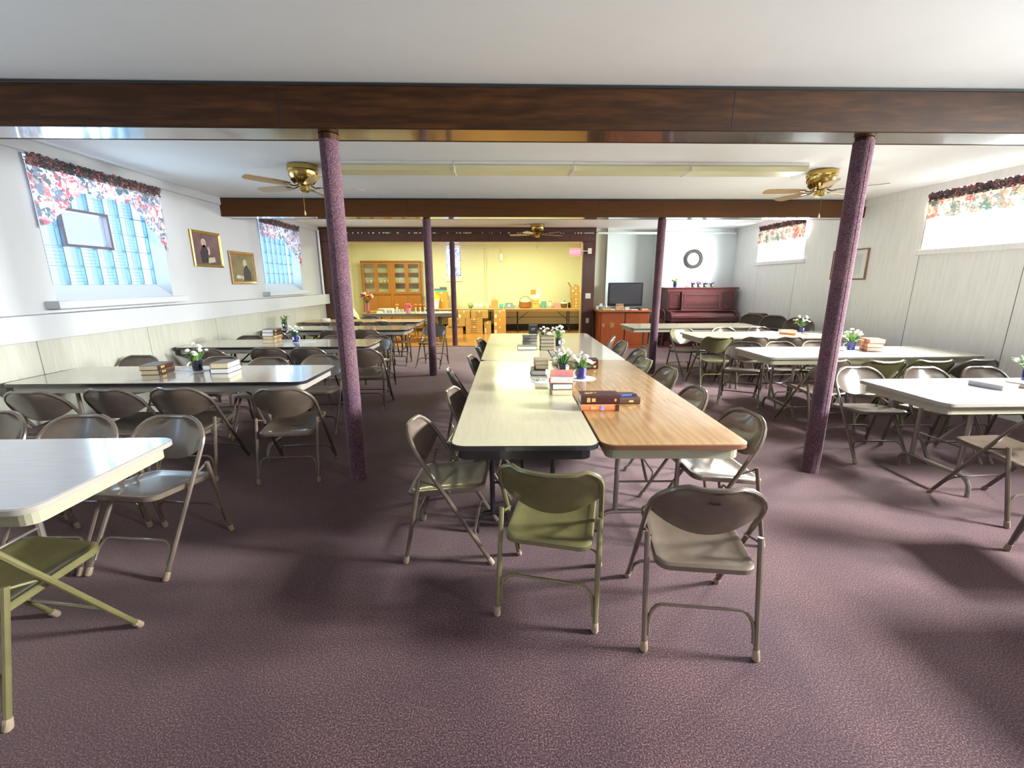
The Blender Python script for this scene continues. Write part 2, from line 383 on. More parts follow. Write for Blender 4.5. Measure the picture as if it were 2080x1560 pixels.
ZL0, ZL1 = 1.37, 2.655
lh = [(a, c, ZL0, ZL1) for a, c in LW]
b = B(); sheet(b, YF, 10.85, 0, ZC, lh, lambda u, z: (XL, u, z))
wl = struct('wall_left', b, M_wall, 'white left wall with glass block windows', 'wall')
PX = -.18     # pane depth behind the wall face
for i, (a, c) in enumerate(LW):
    b = B(); X0, X1 = XL, XL+PX-.12; zs = ZL0+.145
    b.add([(X0,a,ZL0),(X0,c,ZL0),(X0,c,ZL1),(X0,a,ZL1),(X1+.12,a,zs),(X1+.12,c,zs),(X1+.12,c,ZL1),(X1+.12,a,ZL1),(X1,a,zs),(X1,c,zs),(X1,c,ZL1),(X1,a,ZL1)],
          [(0,1,5,4),(1,2,6,5),(2,3,7,6),(3,0,4,7),(4,5,9,8),(5,6,10,9),(6,7,11,10),(7,4,8,11)])
    struct('window_reveal', b, M_reveal, '', '', wl)
# lower panelling, ledge box, crown board
yp = -3.58; k = 0
b = B(); b.box(XL, XL+.008, YF, 10.85, 0, 1.05); struct('panel_backing', b, M_seam, '', '', wl)
while yp < 10.7:
    y1 = min(yp + 1.262, 10.74)
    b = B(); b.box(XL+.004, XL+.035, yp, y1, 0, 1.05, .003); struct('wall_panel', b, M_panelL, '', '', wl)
    yp += 1.268
b = B(); b.box(XL, XL+.15, YF, 10.73, 1.04, 1.262, .004); struct('ledge', b, M_wall, '', '', wl)
b = B(); b.box(XL, XL+.022, YF, 10.75, 2.675, ZC); struct('trim_2', b, M_wall, 'flat white board along the top of the left wall', 'trim')
b = B(); b.tube([(XL+.05, 10.66, 1.25), (XL+.05, 10.66, 2.70)], .022); struct('trim_3', b, M_white, 'white vertical pipe cover in the far left corner', 'trim')

ZR0, ZR1 = 1.955, 2.665
rh = [(a, c, ZR0, ZR1) for a, c in RW]
b = B(); sheet(b, YF, YR+.02, 0, ZC, rh, lambda u, z: (XR+.012, u, z))
wr = struct('wall_right', b, M_seam, 'grey white panelled right wall with high windows', 'wall')
yp = 9.875 - 1.27*11
while yp < YR:
    y0, y1 = max(yp+.003, YF), min(yp+1.267, YR)
    if y1 > y0:
        b = B(); P = lambda u, z: (XR, u, z); sheet(b, y0, y1, 0, ZC, [h for h in rh if h[0] < y1 and h[1] > y0], P)
        n = len(b.v)
        b.box(XR, XR+.010, y0, y0+.002, 0, ZC); b.box(XR, XR+.010, y1-.002, y1, 0, ZC)
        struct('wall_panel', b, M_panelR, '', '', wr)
    yp += 1.27
for a, c in RW:
    b = B(); X0, X1 = XR-.004, XR+.34
    b.add([(X0,a,ZR0),(X0,c,ZR0),(X0,c,ZR1),(X0,a,ZR1),(X1,a,ZR0),(X1,c,ZR0),(X1,c,ZR1),(X1,a,ZR1)], [(1,0,4,5),(2,1,5,6),(3,2,6,7),(0,3,7,4)])
    struct('window_reveal', b, M_reveal, '', '', wr)
b = B(); b.box(XR-.022, XR, YF, YR, 2.672, ZC); struct('trim_4', b, M_panelR, 'flat pale board along the top of the right wall', 'trim')

b = B(); b.add([(XJ, YR, 0), (XR+.02, YR, 0), (XR+.02, YR, ZC), (XJ, YR, ZC), (XJ, YT, 0), (XJ, YT, ZC), (2.3, YT, 0), (2.3, YT, ZC), (2.3, SY0, 0), (2.3, SY0, ZC)],
               [(0,1,2,3), (4,0,3,5), (6,4,5,7), (8,6,7,9)])
struct('wall_far', b, mat('far_wall_paint', (.66, .72, .73), .7, var=(.63, .69, .70), vscale=1.2), 'pale blue white far wall behind television and piano', 'wall')
b = B(); b.add([(-4.7, YF, 0), (6.0, YF, 0), (6.0, YF, ZC), (-4.7, YF, ZC)], [(1, 0, 3, 2)]); struct('wall_rear', b, M_wall, 'white rear wall behind the viewer', 'wall')
b = B(); b.tube([(2.32, YR-.05, 2.66), (5.70, YR-.05, 2.66), (5.70, YR-.05, ZC)], .028, 8); b.tube([(2.32, YR-.05, 2.66), (2.32, SY0+.1, 2.66)], .026, 8)
struct('trim_5', b, M_white, 'white pipe running high along the far wall', 'pipe', smooth=True)

# stage alcove
b = B(); sheet(b, SX0, SX1, 0, ZC, [(-1.66, -1.22, 1.72, 2.63)], lambda u, z: (u, SY1, z))
struct('wall_stage', b, M_stagewall, 'yellow lit plaster back wall of the stage alcove', 'wall')
b = B(); b.add([(SX0, SY0+.1, 0), (SX0, SY1, 0), (SX0, SY1, ZC), (SX0, SY0+.1, ZC)], [(0,1,2,3)]); struct('wall_stage_left', b, M_stagewall, 'left side wall of the stage alcove', 'wall')
b = B(); b.add([(SX1, SY0+.1, 0), (SX1, SY1, 0), (SX1, SY1, ZC), (SX1, SY0+.1, ZC)], [(1,0,3,2)]); struct('wall_stage_right', b, M_stagewall, 'right side wall of the stage alcove', 'wall')
b = B(); sheet(b, SX0, SX1, 0, ZC, [(-3.9, 2.04, -.1, 2.47)], lambda u, z: (u, SY0+.19, z)); struct('wall_stage_front', b, M_stagewall, 'inner face of the wall around the stage opening', 'wall')
b = B(); b.box(-4.19, 2.30, SY0, SY0+.18, 2.462, 2.745, .006)
hd = struct('trim_6', b, M_trim, 'dark stained wooden header across the stage opening', 'trim')
b = B(); b.box(-4.19, -3.86, SY0, SY0+.18, 0, 2.461, .005); struct('post', b, M_trim, '', '', hd)
b = B(); b.box(2.02, 2.30, SY0, SY0+.18, 0, 2.461, .005); struct('post', b, M_trim, '', '', hd)
b = B(); b.box(-3.86, 2.02, SY0+.02, SY0+.16, 2.44, 2.461); b.box(1.99, 2.02, SY0+.02, SY0+.16, 0, 2.461); struct('inner_casing', b, M_oak2, '', '', hd)
b = B(); b.box(-4.19, 2.30, SY0-.01, SY0+.05, 2.745, ZC); struct('top_fillet', b, M_trim, '', '', hd)
b = B(); b.box(SX0, SX1, SY1-.02, SY1, 0, .19); struct('baseboard_stage', b, M_black, 'black baseboard along the stage back wall', 'baseboard')
b = B(); b.box(SX0, SX1, SY1-.015, SY1, .40, .425); struct('trim_7', b, M_seam, 'thin grey strip low on the stage back wall', 'trim')
b = B(); b.tube([(-1.75, SY1-.03, 2.60), (-.44, SY1-.03, 2.60), (-.43, SY1-.03, 2.57), (-.43, SY1-.03, .75)], .022); struct('trim_8', b, M_stagewall, 'painted pipe down the stage back wall', 'pipe', smooth=True)
b = B(); b.box(-.16, -.145, SY1-.012, SY1, .2, ZC); struct('trim_9', b, M_stagewall, 'narrow vertical batten on the stage back wall', 'trim')

# beams
for i, (y0, y1, lab) in enumerate(((3.160, 3.437, 'nearest dark varnished box beam across the ceiling'), (7.130, 7.40, 'farther dark varnished box beam across the ceiling'))):
    bm = thing('ceiling_beam', lab, 'beam', (0, 0, 0)); bm['kind'] = 'structure'
    b = B(); b.box(XL+.001, XR-.001, y0, y0+.02, 2.511, ZC-.01, .003); ob('front_board', b, M_beam, bm)
    b = B(); b.box(XL+.001, XR-.001, y1-.02, y1, 2.511, ZC-.01, .003); ob('rear_board', b, M_beam, bm)
    b = B(); b.box(XL+.001, XR-.001, y0+.02, y1-.02, 2.513, 2.535); ob('bottom_board', b, M_beamb, bm)
    b = B(); b.box(XL+.001, XR-.001, y0-.008, y0, ZC-.022, ZC-.004, .003); ob('black_moulding', b, M_black, bm)  # thin black moulding along the top of the beam face
    for xs in (-1.4, 1.55, 4.2):
        b = B(); b.box(xs, xs+.004, y0-.001, y0, 2.513, ZC-.03); ob('board_joint', b, M_black, bm)

# columns
def column(x, y, h, lab, collar):
    t = thing('support_column', lab, 'column', (x, y, 0), 0, 'carpet wrapped support columns')
    b = B(); b.lathe([(.064, 0), (.064, h-.02)], n=24); ob('carpet_wrap', b, M_column, t, True)
    b = B(); b.lathe([(.056 if not collar else .066, h-.035), (.056 if not collar else .066, h-.001)], n=24); ob('collar', b, M_beam, t, True)
    b = B(); b.box(-.0015, .0015, -.0655, -.0630, .01, h-.04); ob('wrap_seam', b, M_column, t)
column(-1.149, 3.298, 2.511, 'nearest left purple carpeted round column under the near beam', 1)
column(2.571, 3.298, 2.511, 'nearest right purple carpeted round column under the near beam', 0)
column(-1.127, 7.27, 2.511, 'left purple carpeted column under the second beam', 0)
column(2.60, 7.27, 2.511, 'right purple carpeted column under the second beam beside television cabinet', 0)
column(-1.106, 10.815, 2.462, 'farthest slim purple column standing at the stage edge', 0)

# ------------------------------------------------------------------ windows
PANES = [('glass block window near the viewer, left wall', 0), ('glass block window behind the viewer shoulder, left wall', 0), ('nearer visible glass block window on left wall with vent', 1), ('farther glass block window on left wall beside stage', 0)]
block_cache = {}
for i, (a, c) in enumerate(LW):
    w = thing('window_%d' % (i+1), PANES[i][0], 'window', (XL+PX, a, ZL0+.145)); w['kind'] = 'structure'
    nc, nr = 8, 6; bw = (c-a)/nc; bh = (ZL1-ZL0-.145)/nr
    vent = PANES[i][1]
    for r in range(nr):
        for k in range(nc):
            if vent and 2 <= k <= 4 and 2 <= r <= 3: continue
            hv = (r+k) % 2
            if hv not in block_cache:
                q = B(); q.box(-.05, .0, .004, bw-.004, .004, bh-.004, .008); block_cache[hv] = q.mesh('glass_block'); block_cache[hv].materials.append(M_blockv if hv else M_blockh)
            o = ob('glass_block', block_cache[hv], None, w); o.location = (0, k*bw, r*bh)
    q = B()
    for k in range(nc+1): q.box(-.04, -.004, max(0, k*bw-.004), min(c-a, k*bw+.004), 0, nr*bh)
    for r in range(nr+1): q.box(-.04, -.004, 0, c-a, max(0, r*bh-.004), min(nr*bh, r*bh+.004))
    if vent:
        q = B(); y0, y1, z0, z1 = 2*bw, 5*bw, 2*bh, 4*bh
        for k in range(nc+1):
            if y0 < k*bw-.01 and k*bw+.01 < y1:
                q.box(-.04, -.004, k*bw-.004, k*bw+.004, 0, z0); q.box(-.04, -.004, k*bw-.004, k*bw+.004, z1, nr*bh)
            else: q.box(-.04, -.004, max(0, k*bw-.004), min(c-a, k*bw+.004), 0, nr*bh)
        for r in range(nr+1):
            if z0 < r*bh-.01 and r*bh+.01 < z1:
                q.box(-.04, -.004, 0, y0, r*bh-.004, r*bh+.004); q.box(-.04, -.004, y1, c-a, r*bh-.004, r*bh+.004)
            else: q.box(-.04, -.004, 0, c-a, max(0, r*bh-.004), min(nr*bh, r*bh+.004))
    o = ob('mortar_grid', q, M_mortar, w); o['kind'] = 'stuff'
    if vent:
        MF = mat('vent_frame', (.11, .10, .13), .4)
        q = B(); t = .028
        for (p, s_, u, v) in ((y0, y0+t, z0, z1), (y1-t, y1, z0, z1), (y0+t, y1-t, z0, z0+t), (y0+t, y1-t, z1-t, z1)): q.box(-.05, .03, p, s_, u, v)
        vf = ob('vent_frame', q, MF, w)
        q = B(); q.box(-.02, -.016, y0+t, y1-t, z0+t, z1-t); ob('vent_pane', q, glass('vent_glass', (.40, .43, .44), rough=.1), w)
        q = B(); q.box(.03, .05, y1-.05, y1-.02, z0+.01, z0+.03); ob('latch', q, M_steel, vf)
    # sill block
    q = B(); q.box(XL, XL+.135, a-.12, c+.08, 1.30, 1.372, .006); struct('window_sill', q, M_reveal, '', '', wl)

RLAB = ['high window behind the viewer on right wall', 'high window beside the viewer on right wall', 'nearer wide high window on right wall', 'farther high window on right wall near piano']
for i, (a, c) in enumerate(RW):
    w = thing('window_%d' % (i+5), RLAB[i], 'window', (XR+.26, a, ZR0)); w['kind'] = 'structure'
    L, H = c-a, ZR1-ZR0; t = .045
    q = B()
    for (p, s_, u, v) in ((0, t, 0, H), (L-t, L, 0, H), (t, L-t, 0, t+.05), (t, L-t, H-t, H)): q.box(-.03, .03, p, s_, u, v)
    ob('window_frame', q, M_white, w)
    q = B(); q.box(-.025, .025, L/2-.022, L/2+.022, t+.05, H-t); ob('mullion', q, M_white, w)
    q = B(); q.box(-.02, .02, t, L/2-.022, .30, .335); q.box(-.02, .02, L/2+.022, L-t, .30, .335); ob('sash_rail', q, M_white, w)
    for s0, s1 in ((t, L/2-.022), (L/2+.022, L-t)):
        q = B(); q.box(-.003, .003, s0, s1, t+.05, H-t); ob('pane', q, M_glass, w)
    q = B(); q.box(XR-.03, XR, a-.06, c+.06, ZR0-.075, ZR0-.002, .004); struct('window_casing', q, M_panelR, '', '', wr)

# valances
def valance(label, X, y0, y1, ztop, bottom, side):
    """gathered valance on a rod; bottom(u) gives the hem height, side=+1 hangs off the left wall"""
    t = thing('window_valance', label, 'curtain', (X, y0, 0), 0, 'floral window valances')
    L = y1-y0; N = 110
    def surf(zt, zb, rows, amp, ph, off):
        q = B(); LL = []
        for r in range(rows+1):
            row = []
            for k in range(N+1):
                u = k/N; f = r/rows; zz = zt + (zb(u)-zt)*f
                d = amp*(.35+.65*f)*(math.sin(u*L*46+ph+math.sin(u*19)*1.2) + .5*math.sin(u*L*83+1.3*ph))
                row.append((side*(off+d), u*L, zz))
            LL.append(row)
        return q.loops(LL, False, False, closed=False)
    o = ob('drape', surf(ztop-.085, bottom, 8, .012, .4, .035), M_val if side > 0 else M_valr, t, True)
    rnd = random.Random(int(y0*100))
    jit = [rnd.uniform(-.012, .016) for _ in range(N+1)]
    q = B(); LL = []
    for f in (0, .25, .5, .75, 1):
        row = []
        for k in range(N+1):
            u = k/N; d = .009*(math.sin(u*L*90)+.6*math.sin(u*L*140+f*2))
            row.append((side*(.045+d+.012*math.sin(f*PI*2)), u*L, ztop+jit[k]*(1-f)-f*.105))
        LL.append(row)
    q.loops(LL, False, False, closed=False)
    ob('ruffled_header', q, M_valh, t, True)
    q = B(); q.tube([(side*.03, .01, ztop-.045), (side*.03, L-.01, ztop-.045)], .008); ob('curtain_rod', q, M_white, t)
def swag(u):
    e = min(u, 1-u)
    if e < .10: return 2.02 + e*.9
    if e < .30: return 2.11 + (e-.10)*1.45
    return 2.40 + .015*math.sin(u*40)
def swagL(u): return min(swag(u), 1.92+ (1-u)*1.6)
valance('floral valance swagged over the nearer left wall window', XL, 4.30, 5.88, 2.665, swagL, 1)
valance('floral valance swagged over the farther left wall window', XL, 8.12, 9.69, 2.665, lambda u: max(min(2.33, 2.33 if u < .55 else 2.33-(u-.55)*1.0), 1.86), 1)
valance('straight floral valance on the nearer right wall window', XR, 4.47, 6.05, 2.665, lambda u: 2.345+.012*math.sin(u*30), -1)
valance('straight floral valance on the farther right wall window', XR, 8.42, 9.93, 2.70, lambda u: 2.345+.012*math.sin(u*30), -1)

# stained glass window of the stage
w = thing('window_9', 'narrow blue stained glass window on stage back wall', 'window', (-1.44, SY1, 1.72)); w['kind'] = 'structure'
q = B(); q.box(-.22, .22, .02, .026, 0, .91); ob('stained_pane', q, M_stain, w)
q = B()
for x in (-.22, -.08, .08, .205): q.box(x, x+.014, .008, .02, 0, .91)
for z in (.0, .22, .62, .89): q.box(-.22, .22, .006, .008, z, z+.012)
o = ob('lead_bars', q, M_black, w)
q = B(); q.box(-.25, .25, -.04, .0, -.17, -.002, .006); ob('sill', q, M_white, w)
area('stained_window_daylight', (-1.44, SY1+.15, 2.17), (PI/2, 0, PI), .42, .88, 14, (.8, .88, 1)).rotation_euler = (-PI/2, 0, 0)

# ------------------------------------------------------------------ folding chairs
TD = Vector((0, -.465, .765)).normalized(); TL = math.hypot(.465, .765)      # direction and length of the front tube
NB = Vector((0, -TD.z, TD.y))                                              # backwards, square to the tube
def tp(x, s_, n=0, folded=False):
    if folded: return (x, -n, s_)
    return (x, .245 + TD.y*s_ + NB.y*n, TD.z*s_ + NB.z*n)
HWD = .2275
def make_chair(folded=False, CR=.17, BOW=.022):
    """front tube runs up into the backrest hoop; faces local +y; returns part list (name, mesh, slot)"""
    P = []; fp = lambda x, s_, n=0: tp(x, s_, n, folded)
    b = B(); path = []
    bow = lambda x: BOW*max(0, 1-(x/.21)**2)
    sb = .60
    path += [fp(-HWD, sb), fp(-HWD, TL-CR)]
    for k in range(1, 6):
        a = PI*k/12; path.append(fp(-HWD+CR-CR*math.cos(a), TL-CR+CR*math.sin(a), bow(-HWD+CR-CR*math.cos(a))*.3))
    for x in [(HWD-CR)*q for q in (-.9, -.5, 0, .5, .9)]: path.append(fp(x, TL, bow(x)))
    for k in range(5, 0, -1):
        a = PI*k/12; path.append(fp(HWD-CR+CR*math.cos(a), TL-CR+CR*math.sin(a), bow(HWD-CR+CR*math.cos(a))*.3))
    path += [fp(HWD, TL-CR), fp(HWD, sb)]
    b.tube(path, .0122, 8); P.append(('back_frame', b, 0, None))
    for sx in (-1, 1):
        b = B(); b.tube([fp(sx*HWD, .02), fp(sx*HWD, .3), fp(sx*HWD, sb)], .0122, 8); P.append(('front_leg', b, 0, None))
        b = B(); b.tube([fp(sx*HWD, .0), fp(sx*HWD, .008), fp(sx*HWD, .045)], [.012, .0165, .0145], 8); P.append(('foot_cap', b, 1, len(P)-1))
    rl = (lambda s_: (.0, s_)) 
    def rp(x, z):
        if folded: return (x, -.028, z)
        return (x, -.245 + .10*z/.51, z)
    for sx in (-1, 1):
        b = B(); b.tube([rp(sx*HWD, .02), rp(sx*HWD, .51)], .0122, 8); P.append(('rear_leg', b, 0, None))
        b = B(); b.tube([rp(sx*HWD, 0), rp(sx*HWD, .008), rp(sx*HWD, .045)], [.012, .0165, .0145], 8); P.append(('foot_cap', b, 1, len(P)-1))
    for nm, q, z0, z1 in (('front_stretcher', fp, .13, .20), ('rear_stretcher', rp, .12, .205)):
        b = B(); x0 = HWD-.014
        path = [q(-x0, z0-.05), q(-x0, z0)] + [q(-x0+.055*(1-math.cos(PI*k/8)), z0+(z1-z0)*math.sin(PI*k/8)) for k in range(1, 5)]
        path += [q(x0-.055*(1-math.cos(PI*k/8)), z0+(z1-z0)*math.sin(PI*k/8)) for k in range(4, 0, -1)] + [q(x0, z0), q(x0, z0-.05)]
        b.tube(path, .0075, 6); P.append((nm, b, 0, None))
    for sx in (-1, 1):
        x = sx*(HWD-.013); b = B()
        if folded: b.tube([(x, -.026, .47), (x, -.002, .50)], .006, 6)
        else: b.tube([(x, -.148, .495), (x, -.03, .455)], .006, 6)
        P.append(('link_bar', b, 0, None))
    # seat pan
    o = rrect(.398, .43, .055, 4); b = B(); L = []
    def sp(x, y, z):
        if folded: return (x, .034+z, .455+y)
        y -= .012; return (x, y, .416 + .042*(y+.2)/.4 + z)
    for ins, z in ((.004, -.030), (0, -.026), (0, -.006), (.006, 0), (.02, .0), (.032, -.005), (.09, -.010)):
        k = 1-2*ins/.40; L.append([sp(x*k, y*k, z) for x, y in o])
    b.loops(L, True, True); P.append(('seat', b, 0, None))
    # pressed back panel
    def bp(i, j, off):
        v = j/7; s_ = TL-.004-.240*(1-v)
        d = s_-(TL-CR); wmax = HWD-.006
        if d > 0: wmax = HWD-CR+math.sqrt(max(0, (CR-.006)**2-min(d, CR-.007)**2))
        u = -1+2*i/14; x = u*wmax; s_ += .058*u*u*(1-v)
        n = .072*(1-u*u)*(.45+.55*(1-v)) + off; s_ -= 0
        return fp(x, s_, n)
    b = B()
    for off, fl in ((.0, 0), (.005, 1)):
        L = [[bp(i, j, off) for i in range(15)] for j in range(8)]
        b.loops(L if fl else L[::-1], False, False, closed=False)
    e0 = [bp(i, 0, 0) for i in range(15)]; e1 = [bp(i, 0, .005) for i in range(15)]
    b.loops([e0, e1], False, False, closed=False)
    P.append(('backrest', b, 0, None))
    return P
CH = {}
def build_chair_proto(folded, khaki):
    parts = make_chair(folded, .09, .042) if khaki else make_chair(folded)
    return [(n, b.mesh(n, True), slot, par) for n, b, slot, par in parts]
PROTO = {(f, k): build_chair_proto(f, k) for f in (False, True) for k in (False, True)}
for L in PROTO.values():
    for n, me, slot, par in L: me.materials.append(M_cap if slot else M_taupe)
GCH = 'metal folding chairs around the hall tables'
def chair(x, y, rz, kind, label, folded=False, tilt=0, z=0, group=GCH, darkcap=False):
    t = thing('folding_chair', label, 'chair', (x, y, z), 0, group); t.rotation_euler = (tilt, 0, math.radians(rz))
    mm = {'t': M_taupe, 'b': M_taupe2, 'o': M_olive}[kind]; made = []
    for n, me, slot, par in PROTO[(folded, kind == 'o')]:
        o = bpy.data.objects.new(n, me); COL.objects.link(o); o.parent = t if par is None else made[par]
        want = (M_capd if darkcap else M_cap) if slot else mm
        if me.materials[0] != want:
            o.material_slots[0].link = 'OBJECT'; o.material_slots[0].material = want
        made.append(o)
    return t
CHAIRS = [
 # long centre tables
 (.865, 1.75, -8, 't', 'brown folding chair with black scrawl on its back, right of the khaki one'),
 (.26, 1.94, -15, 'o', 'khaki chair with its back to us at the near end of the cream table'),
 (-.282, 2.39, -93, 't', 'taupe folding chair turned sideways at the near left corner of the cream table'),
 (1.30, 2.48, 92, 't', 'taupe folding chair pushed under the near right corner of the oak table'),
 (1.27, 3.12, 88, 't', 'second chair back along the right edge of the oak table'),
 (1.375, 3.93, 92, 't', 'third chair back along the right edge of the oak table'),
 (1.30, 4.44, 90, 'o', 'khaki chair back just before the seam, on the right of the long tables'),
 (1.44, 5.00, 92, 't', 'chair back just past the seam, on the right of the long tables'),
 (1.44, 5.72, 92, 't', 'chair back near the red cabinet, on the right of the far centre table'),
 (1.45, 6.35, 72, 't', 'farthest chair on the right of the centre tables, seen edge on'),
 (-.15, 3.13, -96, 't', 'second chair back along the left edge of the cream table'),
 (-.24, 3.95, -78, 't', 'chair seen nearly edge on, left of the cream table'),
 (-.10, 4.62, -94, 't', 'chair back beside the seam of the long tables, left side'),
 (-.06, 5.42, -80, 't', 'lower of two close chair backs, left of the far cream table'),
 (-.07, 6.05, -98, 't', 'farthest chair on the left of the centre tables, before the stage floor'),
 # left side, nearest table
 (-3.13, 2.46, 180, 't', 'chair back cut by the left picture edge, behind the nearest left table'),
 (-2.50, 2.36, 180, 't', 'blue shining chair back in the middle, behind the nearest left table'),
 (-1.975, 2.33, 173, 't', 'chair with full seat showing at the right corner of the nearest left table'),
 (-1.93, 1.55, -10, 'o', 'khaki chair with its cut off seat at the lower left picture corner'),
 # second left table
 (-3.48, 3.42, 0, 'b', 'dark chair back at the left picture edge, near side of the second left table'),
 (-2.96, 3.48, -4, 'b', 'second dark chair from the left edge, near side of the second left table'),
 (-2.48, 3.50, 0, 't', 'brown chair with empty legs between two others, near side of the second left table'),
 (-1.68, 3.45, 4, 't', 'chair alone at the right end, near side of the second left table'),
 (-3.92, 4.60, 180, 'b', 'dark chair back by the wall, left of the books on the second left table'),
 (-2.98, 4.50, 180, 't', 'low chair back right behind the flower mug of the second left table'),
 (-2.44, 4.42, 180, 't', 'low lavender chair back behind the second left table, right of its books'),
 (-1.93, 4.56, 180, 't', 'chair with blue glint on its back, right end of the second left table'),
 # third left table
 (-3.55, 5.52, 0, 'b', 'leftmost dark chair back, near side of the third left table'),
 (-2.85, 5.58, 0, 'b', 'dark chair back under the stack of four books, near side of the third left table'),
 (-2.36, 5.56, 0, 'b', 'dark chair back left of the column, near side of the third left table'),
 (-1.66, 5.45, 0, 't', 'olive grey chair right of the near column at the third left table'),
 (-3.72, 6.40, 180, 't', 'chair back left of the book stack, behind the third left table'),
 (-2.45, 6.36, 180, 't', 'pale chair back left of the near column, behind the third left table'),
 (-1.83, 6.34, 180, 't', 'pale blue chair back at the right end, behind the third left table'),
 # fourth left table
 (-3.75, 7.50, 0, 'b', 'dark chair back behind the book stack, near side of the fourth left table'),
 (-2.78, 7.55, 0, 'b', 'dark chair back left of the near column, near side of the fourth left table'),
 (-2.25, 7.62, 0, 't', 'chair back with dark spot right of the near column, fourth left table'),
 (-3.60, 8.36, 180, 't', 'pale chair back at the left end, behind the fourth left table'),
 (-3.10, 8.38, 180, 't', 'chair back just left of the near column, behind the fourth left table'),
 (-2.52, 8.40, 180, 't', 'grey chair back right of the near column, behind the fourth left table'),
 (-1.98, 8.36, 180, 't', 'chair with open frame at the right end, behind the fourth left table'),
 (-1.26, 8.10, 168, 't', 'chair standing alone facing us beside the left column before the stage'),
 # fifth left table
 (-3.50, 9.00, 0, 'b', 'dark chair back at the left end, near side of the fifth left oak table'),
 (-2.90, 9.12, 0, 'b', 'dark chair back right of the near column, near side of the fifth left oak table'),
 (-2.38, 9.10, 0, 'b', 'dark chair corner beside the leaflet, near side of the fifth left oak table'),
 (-3.50, 10.10, 180, 't', 'chair back at the left, behind the fifth left oak table'),
 (-3.00, 10.14, 180, 't', 'lavender chair back below the bouquet, behind the fifth left oak table'),
 # right side, nearest visible table
 (3.30, 3.66, 178, 't', 'bright chair at the left end, far side of the nearest right table'),
 (3.90, 3.62, 180, 't', 'bright chair in the middle, far side of the nearest right table'),
 (4.45, 3.62, 180, 't', 'chair at the right picture edge, far side of the nearest right table'),
 (3.44, 2.67, 4, 't', 'chair with long diagonal leg cut by the picture edge, nearest right table'),
 (3.18, 1.93, 178, 'b', 'chair of which only one dark leg shows at the right edge'),
 # second right table
 (3.12, 5.42, 148, 't', 'chair turned askew under the left end of the second right table'),
 (3.68, 5.40, 180, 't', 'white shining chair back right of the askew one, behind the second right table'),
 (4.20, 5.44, 180, 't', 'bright chair back left of the right column, behind the second right table'),
 (3.36, 4.44, 9, 't', 'chair partly hidden by the right column, near side of the second right table'),
 (3.885, 4.42, 0, 'o', 'khaki chair back just right of the column, near side of the second right table'),
 (4.385, 4.42, 0, 'o', 'khaki chair back between a khaki and a brown one, second right table'),
 (4.885, 4.42, 0, 'b', 'brown chair back at the right end, near side of the second right table'),
 # third right table
 (3.09, 7.02, 196, 'o', 'khaki chair facing us at the far left corner of the third right table'),
 (3.165, 6.40, 1, 'o', 'khaki chair seen from behind, near left corner of the third right table'),
 (3.69, 6.36, 0, 't', 'brown chair back left of centre, near side of the third right table'),
 (4.185, 6.34, 0, 't', 'brown chair back lit inside, right of a brown one, third right table'),
 (3.84, 7.20, 180, 't', 'white shining chair back at the middle, behind the third right table'),
 (4.50, 7.26, 180, 't', 'white chair back beside the orange books, behind the third right table'),
 # stage
 (-2.60, 12.55, 180, 'o', 'khaki chair on the stage, left behind the dark flower table'),
 (-1.95, 12.62, 180, 'o', 'khaki chair on the stage, right behind the dark flower table'),
]
CO = [chair(*c) for c in CHAIRS]
# scrawled name on the nearest chair
me = text_builder('Faith', .026, .0004); me.materials.append(M_black)
o = ob('scrawl', me, None, CO[0], label='black handwritten scrawl')
o.matrix_local = Matrix.Translation(Vector(tp(0, TL-.052, .0475))) @ Matrix((( 1, 0, 0), (0, TD.y, NB.y), (0, TD.z, NB.z))).to_4x4()
# stacked away along the right wall
GF = 'folded chairs leaning along the right wall'
def folded(x, y, rz, kind, label, tilt=.14): return chair(x, y, rz, kind, label, True, tilt, 0, GF)
FOLD = [(5.10, 8.72, 150, 't', 'front taupe folded chair of the cluster nearest the piano'), (5.32, 8.98, 140, 'o', 'khaki folded chair behind the front one nearest the piano'),
        (5.22, 8.22, 146, 't', 'front folded chair of the middle cluster by the right wall'), (5.30, 8.33, 146, 'b', 'rear folded chair of the middle cluster by the right wall'),
        (5.30, 7.62, 144, 't', 'front folded chair behind the flower mug by the right wall'), (5.39, 7.73, 144, 'b', 'rear folded chair behind the flower mug by the right wall')]
for x, y, rz, k, lab in FOLD: folded(x, y, rz, k, lab)
chair(3.77, 10.52, 115, 'b', 'folded chair leaning between cabinet and piano, half hidden by the right column', True, .10, 0, GF)

